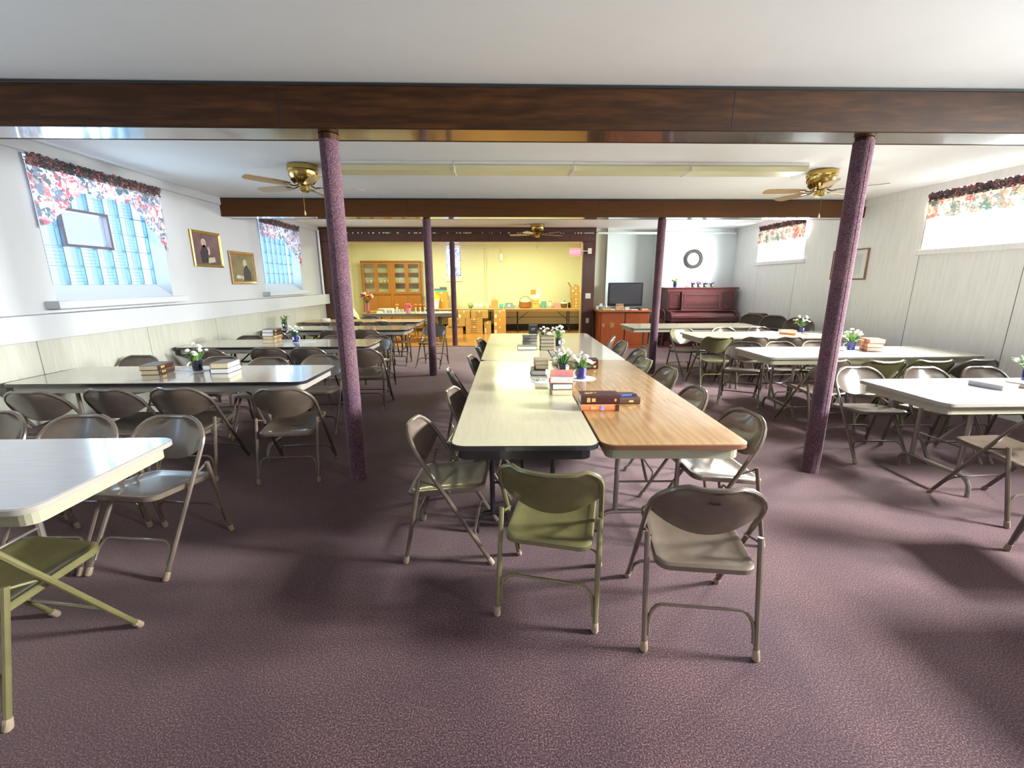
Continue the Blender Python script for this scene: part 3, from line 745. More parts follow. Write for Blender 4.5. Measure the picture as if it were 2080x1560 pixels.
# ------------------------------------------------------------------ folding tables
GT = 'eight foot folding tables'
def table(name, x, y, rz, label, top, edge, apron, leg, h=.74, L=2.44, Wd=.762, inset=.42):
    t = thing(name, label, 'table', (x, y, 0), rz, GT)
    b = B(); b.prism(rrect(L-.012, Wd-.012, .07, 5), h-.016, h); ob('tabletop', b, top, t)
    b = B(); o = rrect(L, Wd, .075, 5); i = rrect(L-.010, Wd-.010, .07, 5)
    b.loops([[(p[0], p[1], h-.026) for p in i], [(p[0], p[1], h-.026) for p in o], [(p[0], p[1], h-.004) for p in o], [(p[0], p[1], h-.001) for p in i], [(p[0], p[1], h-.020) for p in i]], False, False)
    ob('edge_band', b, edge, t, True)
    b = B(); o = rrect(L-.075, Wd-.075, .05, 4); i = rrect(L-.095, Wd-.095, .045, 4)
    b.loops([[(p[0], p[1], h-.022) for p in o], [(p[0], p[1], h-.088) for p in o], [(p[0], p[1], h-.088) for p in i], [(p[0], p[1], h-.022) for p in i]], False, False); ob('apron', b, apron, t)
    for sx in (-1, 1):
        lx = sx*(L/2-inset)
        for sy in (-1, 1):
            b = B(); b.tube([(lx, sy*.185, h-.03), (lx, sy*.185, .14)], .0155, 8); ob('leg', b, leg, t, True)
        b = B(); pts = [(lx, -.285, .0), (lx, -.285, .05)] + [(lx, -.285+.08*(1-math.cos(PI*k/8)), .05+.09*math.sin(PI*k/8)) for k in range(1, 5)]
        pts += [(lx, -q[1], q[2]) for q in pts[::-1]]
        b.tube(pts, .0150, 8); ob('foot_bar', b, leg, t, True)
        b = B(); b.tube([(lx, 0, .34), (lx-sx*.42, 0, h-.05)], .009, 6); b.tube([(lx, -.185, .34), (lx, .185, .34)], .007, 6); ob('brace', b, leg, t, True)
        b = B(); b.tube([(lx-sx*.05, -.06, h-.06), (lx-sx*.25, -.06, h-.10), (lx-sx*.25, .06, h-.10), (lx-sx*.05, .06, h-.06)], .004, 5); ob('lock_wire', b, M_chrome, t, True)
    b = B(); b.box(-L/2+.06, L/2-.06, -Wd/2+.06, Wd/2-.06, h-.024, h-.017); ob('underside', b, M_aprond, t)
    return t
TA = -1.31       # the long centre tables stand a touch askew
def cpos(u, v):
    c, s_ = math.cos(math.radians(TA)), math.sin(math.radians(TA)); return (-.257+c*u-s_*v, 2.055+s_*u+c*v)
def ctable(u, v, *a):
    p = cpos(u, v); table('folding_table', p[0], p[1], 90+TA, *a)
ctable(.380, 1.22, 'cream folding table with black edge and black legs, near left of the long centre block', M_cream, M_blackedge, M_black, M_black)
ctable(1.145, 1.225, 'oak grained folding table, near right of the long centre block', M_oak, mat('oak_edge', (.15, .06, .03), .4), M_aprond, M_steel)
ctable(.380, 3.665, 'cream folding table, far left of the long centre block', M_cream, M_blackedge, M_apron, M_steel)
ctable(1.145, 3.67, 'greige folding table, far right of the long centre block', M_greige, M_apron, M_apron, M_steel)
table('folding_table', -2.93, 1.86, 0, 'pale folding table cut by the left picture edge', mat('bluish_laminate', (.34, .35, .385), .16, coat=.7, coat_r=.06, var=(.31, .32, .355), vscale=18, vstretch=(.3, 3, 1)), M_apron, M_aprond, M_steel, inset=.62)
table('folding_table', -2.84, 3.93, 0, 'second folding table from the front on the left, glossy with two book piles', M_greige, M_blackedge, M_apron, M_steel)
table('folding_table', -2.90, 5.95, 0, 'third folding table from the front on the left, with a stack of four books', M_greige, M_blackedge, M_apron, M_black)
table('folding_table', -2.79, 7.92, 0, 'fourth folding table from the front on the left, with one flower mug', M_greige, M_blackedge, M_apron, M_black)
table('folding_table', -2.86, 9.42, 0, 'fifth folding table from the front on the left, oak topped', M_oak2, M_blackedge, M_apron, M_black)
table('folding_table', -2.40, 11.90, 2, 'dark edged table on the stage covered with flowers and cups', M_cream, M_apron, M_apron, M_black)
table('folding_table', 4.20, 3.10, 0, 'nearest right folding table, cut by the right picture edge, orange book on top', M_pale, M_apron, M_aprond, M_steel)
table('folding_table', 4.12, 4.93, 0, 'second right folding table with three orange books', M_greige, M_apron, M_aprond, M_steel)
table('folding_table', 4.12, 6.63, 0, 'third right folding table with orange books and white papers', M_cream, M_apron, M_aprond, M_steel, inset=.53)
table('folding_table', 3.55, 8.10, 0, 'bare fourth right folding table before the piano', M_cream, M_apron, M_aprond, M_steel)
table('folding_table', 4.20, 1.24, 0, 'right folding table outside the picture whose shadow falls on the carpet', M_pale, M_apron, M_aprond, M_steel)
table('folding_table', -1.085, 13.88, 0, 'long wooden table on the stage over the cardboard boxes', M_oak2, M_oak2, M_oak2, M_black)
table('folding_table', 1.37, 13.88, 0, 'long wooden table on the stage with black folding legs and baskets', M_oak2, M_oak2, M_oak2, M_black)

# ------------------------------------------------------------------ ceiling fans and lights
def fan(x, y, a0, label):
    t = thing('ceiling_fan', label, 'fan', (x, y, ZC), 0, 'brass hugger ceiling fans')
    b = B(); b.lathe([(.13, -.001), (.158, -.008), (.160, -.055), (.150, -.065), (.148, -.115), (.118, -.150), (.085, -.190), (.060, -.200)], n=28); ob('motor_housing', b, M_brass, t, True)
    b = B()
    for k in range(18):
        a = 2*PI*k/18; c, s_ = math.cos(a), math.sin(a)
        b.box(-.004, .004, -.004, .004, 0, 0.001) if False else b.tube([(.128*c, .128*s_, -.147), (.094*c, .094*s_, -.187)], .007, 4)
    o = ob('vent_slots', b, M_brassd, t); o['kind'] = 'stuff'
    b = B(); b.lathe([(.03, -.20), (.052, -.215), (.056, -.262), (.040, -.275), (.02, -.278)], n=20); ob('switch_housing', b, M_brass, t, True)
    for k in range(5):
        a = math.radians(a0+72*k); R = Matrix.Rotation(a, 4, 'Z')
        b = B(); prof = [(.17, .045), (.24, .058), (.45, .066), (.58, .064), (.615, .050), (.63, .025)]
        top = [(r, -w) for r, w in prof] + [(r, w) for r, w in prof[::-1]]
        tilt = .18
        vs = [[(p[0], p[1], -.215 + p[1]*tilt + dz) for p in top] for dz in (-.003, .003)]
        b.loops(vs); b.v = [tuple(R @ Vector(v)) for v in b.v]
        bl = ob('blade', b, M_blade, t)
        b = B(); b.tube([(.07, 0, -.205), (.11, .012, -.225), (.16, 0, -.222)], .008, 6); b.box(.15, .23, -.03, .03, -.222, -.218); b.v = [tuple(R @ Vector(v)) for v in b.v]
        ob('blade_iron', b, M_brassd, bl)
    b = B(); b.tube([(0, -.045, -.26), (.0, -.050, -.30), (0, -.050, -.47)], .0018, 5); pc = ob('pull_chain', b, M_brass, t)
    b = B(); b.lathe([(.003, -.47), (.008, -.485), (.010, -.51), (.004, -.52)], (0, -.05, 0), 8); ob('fob', b, M_oak2, pc, True)
fan(-2.13, 5.22, 160, 'brass ceiling fan on the left beside the near column')
fan(3.74, 5.35, 174, 'brass ceiling fan on the right beside the near column')
fan(.86, 10.2, 166, 'small looking brass ceiling fan before the stage header')
FL = ['leftmost of the four tube lights in the ceiling row', 'second from left of the four tube lights in the ceiling row', 'third from left of the four tube lights in the ceiling row', 'rightmost of the four tube lights in the ceiling row']
for k in range(4):
    x0 = -1.74 + 1.272*k
    t = thing('tube_light', FL[k], 'ceiling light', (x0, 5.0, ZC), 0, 'row of unlit tube lights')
    b = B(); b.box(0, 1.268, .0, .30, -.03, -.001, .003); ob('housing', b, M_white, t)
    b = B(); b.loops([[(x, .012, -.031), (x, .0, -.045), (x, .03, -.085), (x, .27, -.085), (x, .30, -.045), (x, .288, -.031)] for x in (.006, 1.262)]); ob('diffuser', b, M_diff, t)
    for x in (0, 1.262):
        b = B(); b.box(x, x+.006, .0, .30, -.088, -.03); ob('end_cap', b, M_white, t)

# ------------------------------------------------------------------ wall things
def picture(name, label, loc, rz, w, h, fw, mframe, inner, cat='picture', matw=0):
    """hung flat on a wall; local x along the wall, y out of it"""
    t = thing(name, label, cat, loc, rz)
    b = B(); L = []
    for i, y in ((0, .0), (0, .02), (.012, .03), (fw-.008, .022), (fw, .012)):
        L.append([(sx*(w/2-i), y, sz*(h/2-i)) for sx, sz in ((-1, -1), (1, -1), (1, 1), (-1, 1))])
    b.loops(L, True, False); ob('picture_frame', b, mframe, t)
    b = B(); b.box(-w/2+fw-.004, w/2-fw+.004, .004, .013, -h/2+fw-.004, h/2-fw+.004); ob('canvas', b, inner, t)
    return t
M_gilt = mat('gilt_frame', (.50, .33, .09), .3, metal=.7, var=(.30, .18, .04), vscale=60)
M_canvas1 = mat('canvas_umber', (.075, .045, .055), .5, var=(.17, .095, .10), vscale=4)
M_canvas2 = mat('canvas_olive', (.10, .085, .045), .5, var=(.20, .16, .07), vscale=4)
M_flesh = mat('paint_pale', (.50, .38, .32), .6, var=(.36, .24, .20), vscale=20)
M_flesh2 = mat('paint_cream', (.50, .46, .34), .6, var=(.34, .30, .20), vscale=20)
M_dark = mat('paint_dark', (.028, .02, .03), .6)
def still_life(t, shapes):
    for nm, poly, m in shapes:
        b = B(); b.loops([[(x, .0135, z) for x, z in poly], [(x, .0148, z) for x, z in poly]]); ob(nm, b, m, t)
def blob(cx, cz, rx, rz, n=12): return [(cx+rx*math.cos(2*PI*k/n), cz+rz*math.sin(2*PI*k/n)) for k in range(n)]
p = picture('framed_picture', 'gilt framed dim painting on left wall, nearer and higher of two', (XL+.002, 6.66, 2.00), -90, .65, .49, .04, M_gilt, M_canvas1)
still_life(p, [('painted_jug', [(.16,-.19),(.02,-.19),(-.01,-.02),(.05,.06),(.10,.05),(.17,-.06)], M_dark), ('painted_fruit', blob(.07,.085,.055,.06), M_flesh), ('painted_cloth', [(-.15,-.17),(.02,-.19),(.03,-.12),(-.14,-.10)], M_flesh2), ('painted_fruit', blob(-.02,-.02,.03,.06), M_flesh)])
p = picture('framed_picture', 'wood framed dim painting on left wall, farther and lower of two', (XL+.002, 7.50, 1.765), -90, .70, .51, .05, M_frame, M_canvas2)
still_life(p, [('painted_jug', [(.02,-.20),(-.20,-.20),(-.21,-.06),(-.10,.05),(-.02,0)], M_dark), ('painted_fruit', blob(-.06,.075,.055,.065), M_flesh2), ('painted_bowl', blob(.14,-.14,.08,.03), M_flesh2), ('painted_bowl', blob(.03,-.155,.04,.03), M_flesh)])
M_mat = mat('mount_paper', (.78, .79, .78), .6)
p = picture('framed_print', 'thin brown frame with pale print on right wall, behind right column', (XR-.002, 7.27, 1.80), 90, .74, .48, .022, M_frame, M_mat)
b = B(); b.box(-.26, .26, .0132, .0140, -.15, .15); ob('print', b, mat('pale_print', (.70, .71, .69), .6, var=(.63, .65, .64), vscale=6), p)

def plate(x, z, w, h, label, nm, cat, toggles):
    t = thing(nm, label, cat, (x, SY0, z))
    b = B(); b.box(-w/2, w/2, -.008, 0, -h/2, h/2, .003); ob('cover_plate', b, M_plate, t)
    for dx, dz in toggles:
        b = B(); b.box(dx-.008, dx+.008, -.018, -.008, dz-.014, dz+.014, .003); ob('toggle' if cat == 'switch' else 'socket', b, M_creamd, t)
plate(2.155, 1.20, .125, .125, 'ivory double light switch on the dark stage post', 'light_switch', 'switch', [(-.025, 0), (.025, 0)])
plate(2.16, .605, .075, .12, 'ivory wall outlet low on the dark stage post', 'wall_outlet', 'outlet', [(0, .025), (0, -.025)])
t = thing('exit_sign', 'lit red exit sign on a short arm from the dark stage post', 'sign', (2.155, SY0, 2.245))
b = B(); b.box(-.045, .045, -.03, 0, -.065, .065, .004); ob('junction_box', b, M_plate, t)
b = B(); b.tube([(-.045, -.02, 0), (-.185, -.02, 0)], .011, 8); ob('arm', b, M_plate, t, True)
b = B(); b.box(-.215, -.185, -.045, .005, -.10, .06, .004); ob('end_bracket', b, M_greybag, t)
b = B(); b.box(-.48, -.215, -.034, -.008, -.115, .065, .008); pn = ob('sign_panel', b, M_red, t)
me = text_builder('EXIT', .12, .0015); me.materials.append(M_exitl)
o = ob('lettering', me, None, pn, label='paler letters EXIT'); o.rotation_euler = (PI/2, 0, 0); o.location = (-.345, -.0355, -.025)
# curtain track on the header
t = thing('curtain_track', 'silvery curtain track along the dark stage header', 'rail', (0, SY0-.012, 2.655))
b = B(); b.box(-4.19, 2.32, -.035, 0, -.008, .008); ob('rail', b, M_trim, t)
b = B(); rr = random.Random(5)
for k in range(70):
    x = -3.55 + 5.8*rr.random()
    b.box(x, x+rr.uniform(.015, .05), -.04, -.034, -.02-rr.random()*.008, .006)
o = ob('curtain_hooks', b, M_chrome, t); o['kind'] = 'stuff'
# clock
t = thing('wall_clock', 'round dark rimmed wall clock above the piano', 'clock', (4.735, YR-.002, 2.07))
def ring(prof, m, nm, par):
    b = B(); n = 40
    b.loops([[(r*math.cos(2*PI*k/n), -y, r*math.sin(2*PI*k/n)) for k in range(n)] for r, y in prof], False, False); return ob(nm, b, m, par, True)
ring([(.225, 0), (.228, .02), (.215, .045), (.195, .05), (.188, .030), (.178, .030), (.165, .048), (.150, .045), (.140, .018)], M_clockrim, 'rim', t)
b = B(); b.loops([[(.148*math.cos(2*PI*k/32), -y, .148*math.sin(2*PI*k/32)) for k in range(32)] for y in (.004, .016)]); fc = ob('dial', b, M_clockface, t)
for k, rn in enumerate(['XII', 'I', 'II', 'III', 'IIII', 'V', 'VI', 'VII', 'VIII', 'IX', 'X', 'XI']):
    a = PI/2 - 2*PI*k/12
    me = text_builder(rn, .036, .0008); me.materials.append(M_black)
    o = ob('numeral', me, None, fc); o.rotation_euler = (PI/2, 0, 0); o.matrix_local = Matrix.Translation((.112*math.cos(a), -.0172, .112*math.sin(a))) @ Matrix.Rotation(-(a-PI/2)*-1, 4, 'Y').inverted() @ Matrix.Rotation(PI/2, 4, 'X')
for a, L, w, nm in ((math.radians(106), .062, .006, 'hour_hand'), (math.radians(-92), .09, .004, 'minute_hand')):
    c, s_ = math.cos(a), math.sin(a); b = B()
    b.loops([[(w*s_, y, -w*c), (L*c, y, L*s_), (-w*s_, y, w*c), (-.015*c, y, -.015*s_)] for y in (-.0195, -.018)]); ob(nm, b, M_black, fc)
# sensor box with bent conduit on the stage wall
t = thing('wall_sensor', 'small white box with bent conduit on the stage wall', 'sensor', (.07, SY1, 2.30))
b = B(); b.box(-.05, .05, -.06, 0, -.13, .10, .008); ob('sensor_box', b, M_white, t)
b = B(); b.tube([(0, -.02, .10), (-.01, -.02, .22), (-.06, -.02, .30), (-.2, -.02, .32)], .01, 6); ob('conduit', b, M_stagewall, t, True)

# ------------------------------------------------------------------ cabinet, television, piano
t = thing('storage_cabinet', 'red brown veneered cabinet with gilt emblems under the television', 'cabinet', (2.93, 10.17, 0))
b = B(); b.box(-.57, .57, .02, .86, .0, .84, .004); ob('carcass', b, M_cab, t)
b = B(); b.box(-.585, .60, -.005, .02, .0, .075, .003); ob('plinth', b, M_cab, t)
b = B(); b.box(-.63, .64, -.03, .88, .842, .885, .006); ob('cabinet_top', b, M_cab, t)
dl = B(); dl.box(-.555, -.012, -.002, .02, .085, .835, .003); dl = ob('door', dl, M_cab, t)
b = B(); b.box(.012, .555, -.002, .02, .085, .835, .003); ob('door', b, M_cab, t)
b = B(); b.box(-.011, .011, .002, .02, .085, .835); ob('door_gap', b, M_black, t)
def strokes(segs, w):
    b = B()
    for (x0, z0), (x1, z1) in segs:
        d = Vector((x1-x0, z1-z0)); d.normalize(); nx, nz = -d[1]*w/2, d[0]*w/2
        b.loops([[(x0+nx, y, z0+nz), (x0-nx, y, z0-nz), (x1-nx, y, z1-nz), (x1+nx, y, z1+nz)] for y in (-.0055, -.0022)])
    return b
E_ = [((-.035,.0),(-.035,.075)),((-.05,.075),(-.025,.085)),((-.045,.0),(-.022,-.012)), ((.0,-.025),(.0,.125)),((-.018,.10),(.018,.10)),((.0,.0),(.02,.02)),((.02,.02),(.02,.055)),((.02,.055),(.0,.075)), ((.042,-.01),(.042,.085)),((.042,.07),(.062,.088))]
o = ob('gilt_monogram', strokes(E_, .011), M_gold, dl, label='gilt gothic letters'); o.location = (-.31, 0, .505)
U_ = [((-.017,.0),(-.017,.075)),((-.017,.0),(.017,.0)),((.017,.0),(.017,.075))]
o = ob('gilt_letter', strokes(U_, .013), M_gold, dl, label='small gilt letter'); o.location = (-.505, 0, .515)
CT = .886
t = thing('television', 'flat black television standing on the red cabinet', 'television', (3.06, 10.72, CT))
b = B(); b.box(-.42, .42, -.02, .045, .07, .625, .01); ob('bezel', b, M_tvb, t)
b = B(); b.box(-.385, .385, -.023, -.0195, .125, .595); ob('screen', b, M_screen, t)
b = B(); b.box(-.05, .05, -.0, .03, .012, .09); ob('neck', b, M_tvb, t)
b = B(); b.box(-.21, .21, -.10, .12, .0, .013, .004); ob('stand_base', b, M_tvb, t)

t = thing('upright_piano', 'tall mahogany upright piano against the far wall', 'piano', (4.80, 10.42, 0))
b = B(); b.box(-.80, .80, .02, .465, .0, 1.365, .004); ob('case', b, M_piano, t)
b = B(); b.box(-.86, .87, -.03, .475, 1.367, 1.40, .008); ob('top_lid', b, M_piano, t)
b = B(); b.box(-.83, .83, -.012, .02, 1.30, 1.366, .004); ob('cornice', b, M_piano, t)
def frame_panel(x0, x1, z0, z1, nm, arch=False):
    b = B(); b.box(x0, x1, -.004, .02, z0, z1, .003); o = ob(nm, b, M_piano, t)
    b = B(); w = .03; L = []
    for i, y in ((w, -.0042), (w+.004, -.014), (w+.016, -.014), (w+.020, -.0042)):
        q = rrect(x1-x0-2*i, z1-z0-2*i, .05 if arch else .012, 4); L.append([((x0+x1)/2+a, y, (z0+z1)/2+c) for a, c in q])
    b.loops(L, False, False); ob('moulding', b, M_piano, o)
    return o
frame_panel(-.80, -.50, .90, 1.295, 'side_panel', True); frame_panel(.50, .80, .90, 1.295, 'side_panel', True)
b = B(); b.hexa([(-.49, -.075, .87), (.49, -.075, .87), (.49, -.005, .87), (-.49, -.005, .87)], [(-.49, -.035, 1.30), (.49, -.035, 1.30), (.49, -.005, 1.30), (-.49, -.005, 1.30)]); md = ob('music_desk', b, M_piano, t)
b = B(); L = []
for i, off in ((.05, .001), (.056, .010), (.072, .010), (.078, .001)):
    L.append([(sx*(.49-i), -.075+.04*((zz-.87)/.43)-off, zz) for sx, zz in ((-1, .87+i), (1, .87+i), (1, 1.30-i), (-1, 1.30-i))])
b.loops(L, False, False); ob('moulding', b, M_piano, md)
b = B(); b.box(-.83, .83, -.10, .02, .845, .868, .005); ob('shelf_moulding', b, M_piano, t)
b = B(); b.hexa([(-.72, -.26, .755), (.72, -.26, .755), (.72, .0, .755), (-.72, .0, .755)], [(-.72, -.20, .80), (.72, -.20, .80), (.72, -.02, .845), (-.72, -.02, .845)]); ob('fallboard', b, M_piano, t)
b = B(); b.box(-.80, .80, -.31, .02, .62, .755, .006); kb = ob('key_bed', b, M_piano, t)
b = B(); b.box(-.80, .80, -.322, -.31, .70, .735, .004); ob('moulding', b, M_piano, kb)
for x0, x1 in ((-.80, -.73), (.73, .80)):
    b = B(); b.loops([[(x, -.29, .755), (x, -.27, .81), (x, -.20, .84), (x, .0, .855), (x, .0, .755)] for x in (x0, x1)]); ob('cheek', b, M_piano, t)
for x in (-.74, .74):
    b = B(); b.lathe([(.05, 0), (.05, .05), (.03, .07), (.045, .2), (.055, .45), (.04, .56), (.06, .619)], (x, -.24, 0), 14); ob('leg', b, M_piano, t, True)
b = B(); b.box(-.76, .76, -.006, .02, .14, .61, .004); ob('lower_panel', b, M_piano, t)
b = B(); b.box(-.82, .82, -.30, .02, .0, .035, .005) if False else b.box(-.82, .82, -.03, .02, .0, .12, .005); ob('plinth', b, M_piano, t)
for x in (-.07, .07):
    b = B(); b.box(x-.018, x+.018, -.12, -.03, .045, .06, .004); ob('pedal', b, M_brass, t)

# ------------------------------------------------------------------ books, flower mugs and the small things
def book(x, y, z, rz, w, d, h, cover, label, pages=None, title=None, group='hymn books on the tables', blank=False, hinge=-1):
    """spine along local x at y = hinge side; w spine length, d depth, h thickness"""
    t = thing('book', label, 'book', (x, y, z), rz, group)
    b = B(); c = .003; yb = hinge*d/2
    b.box(-w/2, w/2, -d/2, d/2, h-c, h); b.box(-w/2, w/2, -d/2, d/2, 0, c)
    b.loops([[(xx, yb, 0.0005), (xx, yb+hinge*.004, h*.25), (xx, yb+hinge*.004, h*.75), (xx, yb, h-.0005), (xx, yb-hinge*.004, h-.002), (xx, yb-hinge*.004, .002)] for xx in (-w/2, w/2)])
    cv = ob('cover', b, cover, t)
    b = B(); y0, y1 = sorted((yb-hinge*.004, -yb+hinge*.004)); b.box(-w/2+.004, w/2-.004, y0, y1, c, h-c); ob('page_block', b, pages or M_paper, t)
    if title:
        for nm, x0, x1, z0, z1, m in title:
            b = B(); b.box(x0*w/2, x1*w/2, *(sorted((yb+hinge*.0038, yb+hinge*.0052))), z0*h, z1*h); ob(nm, b, m, cv)
    return t
GOLD = [('spine_print', -.70, -.52, .25, .75, M_gold), ('spine_print', -.45, -.25, .3, .7, M_gold), ('spine_print', .72, .82, .35, .65, M_gold)]
def cbook(u, v, z, rz, *a, **k):
    p = cpos(u, v); return book(p[0], p[1], z, TA+rz, *a, **k)
T0 = .741
leafm = {}
def flower_mug(x, y, z, rz, label, seed, glaze=None, flowers=None, n=15, spread=.10, height=.26, mug=True, green=None, handle=True, group='flower mugs on the tables', cat='flowers', name='flower_mug', scale=1):
    t = thing(name, label, cat, (x, y, z), rz, group); t.scale = (scale,)*3
    rnd = random.Random(seed); glaze = glaze or M_cobalt; green = green or M_leaf
    b = B(); b.lathe([(.034, 0), (.040, .006), (.042, .05), (.045, .098), (.042, .098), (.038, .04), (.0, .035)], n=18, cap1=False); mg = ob('mug', b, glaze, t, True)
    if handle:
        b = B(); b.tube([(.041, 0, .085)]+[(.043+.030*math.sin(PI*k/6), 0, .052+.030*math.cos(PI*k/6)) for k in range(1, 6)]+[(.041, 0, .02)], .0055, 6); ob('handle', b, M_cup, mg, True)
    b = B(); b.box(-.012, .012, -.0455, -.042, .03, .07); ob('painted_crest', b, M_doily, mg)
    b = B()
    for k in range(44):
        a = rnd.uniform(0, 2*PI); r = rnd.uniform(.05, spread+.03); zt = rnd.uniform(.09, height*.72); w = rnd.uniform(.006, .011)
        dx, dy = math.cos(a), math.sin(a); px, py = -dy*w, dx*w
        b.add([(dx*.012-px*.4, dy*.012-py*.4, .08), (dx*.012+px*.4, dy*.012+py*.4, .08), (dx*r*.6+px, dy*r*.6+py, zt), (dx*r*.6-px, dy*r*.6-py, zt), (dx*r, dy*r, zt-.012*rnd.random())], [(0,1,2,3), (3,2,4)])
    o = ob('foliage', b, green, t); o['kind'] = 'stuff'
    b = B(); heads = []
    for k in range(n):
        a = rnd.uniform(0, 2*PI); r = spread*math.sqrt(rnd.random()); zt = height*(.66+.34*rnd.random())*(1-.25*r/spread)
        p = (r*math.cos(a), r*math.sin(a), zt); heads.append(p); b.tube([(0, 0, .07), (p[0]*.4, p[1]*.4, zt*.6), p], .0018, 4)
    o = ob('stems', b, M_leafd, t); o['kind'] = 'stuff'
    fl = flowers or [M_petal]
    key = tuple(m.name for m in fl)
    for k, p in enumerate(heads):
        m = fl[k % len(fl)]
        if m.name not in leafm:
            b = B()
            for q in range(5):
                a = 2*PI*q/5; b.ball((.009*math.cos(a), .009*math.sin(a), .004), .0105, 6, 4, .9)
            b.ball((0, 0, .008), .010, 6, 4); leafm[m.name] = b.mesh('blossom', True); leafm[m.name].materials.append(m)
        o = ob('blossom', leafm[m.name], None, t); o.location = p; o.rotation_euler = (rnd.uniform(-.6, .6), rnd.uniform(-.6, .6), rnd.random()*3); o.scale = (rnd.uniform(.85, 1.25),)*3
    return t
def doily(x, y, z, r, label, sx=1):
    b = B(); n = 44
    b.loops([[((r*(1+.035*math.cos(PI*k)))*math.cos(2*PI*k/n)*sx, (r*(1+.035*math.cos(PI*k)))*math.sin(2*PI*k/n), zz) for k in range(n)] for zz in (0, .0012)])
    o = ob('doily', b, M_doily, None, loc=(x, y, z)); return tag(o, label, 'doily', 'lace doilies on the tables')
# near half of the centre block
cbook(.875, .660, T0, 0, .24, .125, .043, M_orange, 'orange spined book under a maroon one at the front of the oak table', title=[('blue_emblem', .02, .22, .15, .85, mat('lilac_print', (.30, .28, .70), .5)), ('spine_print', -.5, -.2, .3, .7, mat('pale_orange_print', (.80, .36, .16), .5)), ('dark_band', .80, 1.0, .0, 1.0, M_maroon)])
bk = cbook(.875, .662, T0+.0435, 0, .245, .125, .057, M_maroon, 'maroon hymn book with gold spine lettering on top of the orange one', title=GOLD)
b = B(); b.ball((0, 0, 0), .02, 8, 4, .05); 
for k, (dx, r) in enumerate(((-.075, .018), (-.045, .012), (-.05, .012), (-.02, .010))): 
    b = B(); b.lathe([(r, .0572), (r*.9, .0578)], (dx, .0+.012*(k % 2), 0), 9); ob('gold_emblem', b, M_gold, bk)
cbook(1.055, .835, T0, 2, .235, .165, .042, M_dkbrown, 'dark brown hymn book carrying a blue pen', title=[('spine_print', -.35, -.25, .3, .7, M_gold), ('spine_print', .35, .6, .35, .65, M_gold)])
p = cpos(1.10, .80); t = thing('pen', 'blue pen lying on the dark brown hymn book', 'pen', (p[0], p[1], T0+.049), 12)
b = B(); b.tube([(-.045, 0, 0), (.03, 0, 0)], .0065, 8); ob('barrel', b, M_blue, t, True)
b = B(); b.tube([(.03, 0, 0), (.07, 0, 0)], .0055, 8); b.box(.035, .065, -.002, .002, .005, .009); ob('cap', b, M_navy, t, True)
cbook(.685, 1.10, T0, 90, .215, .145, .043, M_tan, 'bottom cream edged book of the three stacked at the table joint', M_papery, hinge=1)
cbook(.680, 1.095, T0+.0435, 91, .215, .145, .043, M_blkcov, 'middle white edged book of the three stacked at the table joint', hinge=1)
M_cov = mat('sunset_cover', (.75, .24, .10), .45, var=(.42, .10, .20), vscale=9)
cbook(.690, 1.11, T0+.087, 84, .23, .165, .055, M_cov, 'book with orange and pink cover topping the stack at the table joint', hinge=1)
cbook(.560, 1.79, T0, 86, .21, .13, .042, M_blkcov, 'white edged book under two brown ones, left of the dark flower mug', hinge=1)
cbook(.590, 1.84, T0+.0425, 90, .20, .12, .040, M_dkbrown, 'middle brown book left of the dark flower mug', M_papery, hinge=1)
cbook(.590, 1.84, T0+.083, 90, .20, .12, .038, M_tan, 'topmost tan book left of the dark flower mug', M_papery, hinge=1)
cbook(1.02, 2.03, T0, 4, .22, .14, .045, M_maroon, 'maroon book behind the cobalt flower mug', title=[('spine_print', .6, .8, .3, .7, M_gold)])
cbook(1.03, 2.035, T0+.0455, -3, .21, .135, .04, M_maroon, 'second maroon book lying on another behind the cobalt mug', title=[('spine_print', .6, .8, .3, .7, M_gold)])
cbook(.83, 2.22, T0, 2, .20, .14, .045, M_tan, 'tan book behind both flower mugs near the table seam', M_papery)
p = cpos(.915, 1.555); doily(p[0], p[1], T0, .115, 'round white doily under the cobalt mug on the oak table')
p = cpos(.56, 1.46); doily(p[0], p[1], T0, .085, 'round white doily left of the three book stack')
p = cpos(.905, 1.54); flower_mug(p[0], p[1], T0+.0025, 200, 'cobalt mug of white flowers on the round doily', 3, height=.25)
p = cpos(.775, 1.73); flower_mug(p[0], p[1], T0, 40, 'dark mug of white flowers behind the three book stack', 4, M_navy, [M_petal, M_petal, M_petalp], 13, green=M_leafd, height=.25)
p = cpos(.545, 1.47); t = thing('key_bunch', 'small bunch of dark keys on the left doily', 'keys', (p[0], p[1], T0+.003), 20)
for k, a in enumerate((0, 70, 140, 230)):
    b = B(); R = Matrix.Rotation(math.radians(a), 4, 'Z'); b.box(.008, .05, -.004, .004, k*.002, k*.002+.002); b.lathe([(.010, k*.002), (.010, k*.002+.002)], (.05, 0, 0), 8); b.v = [tuple(R @ Vector(v)) for v in b.v]; ob('key', b, M_black, t)
b = B(); b.tube([(.012*math.cos(PI*k/6), .012*math.sin(PI*k/6), .008) for k in range(13)], .0015, 5); ob('ring', b, M_chrome, t)
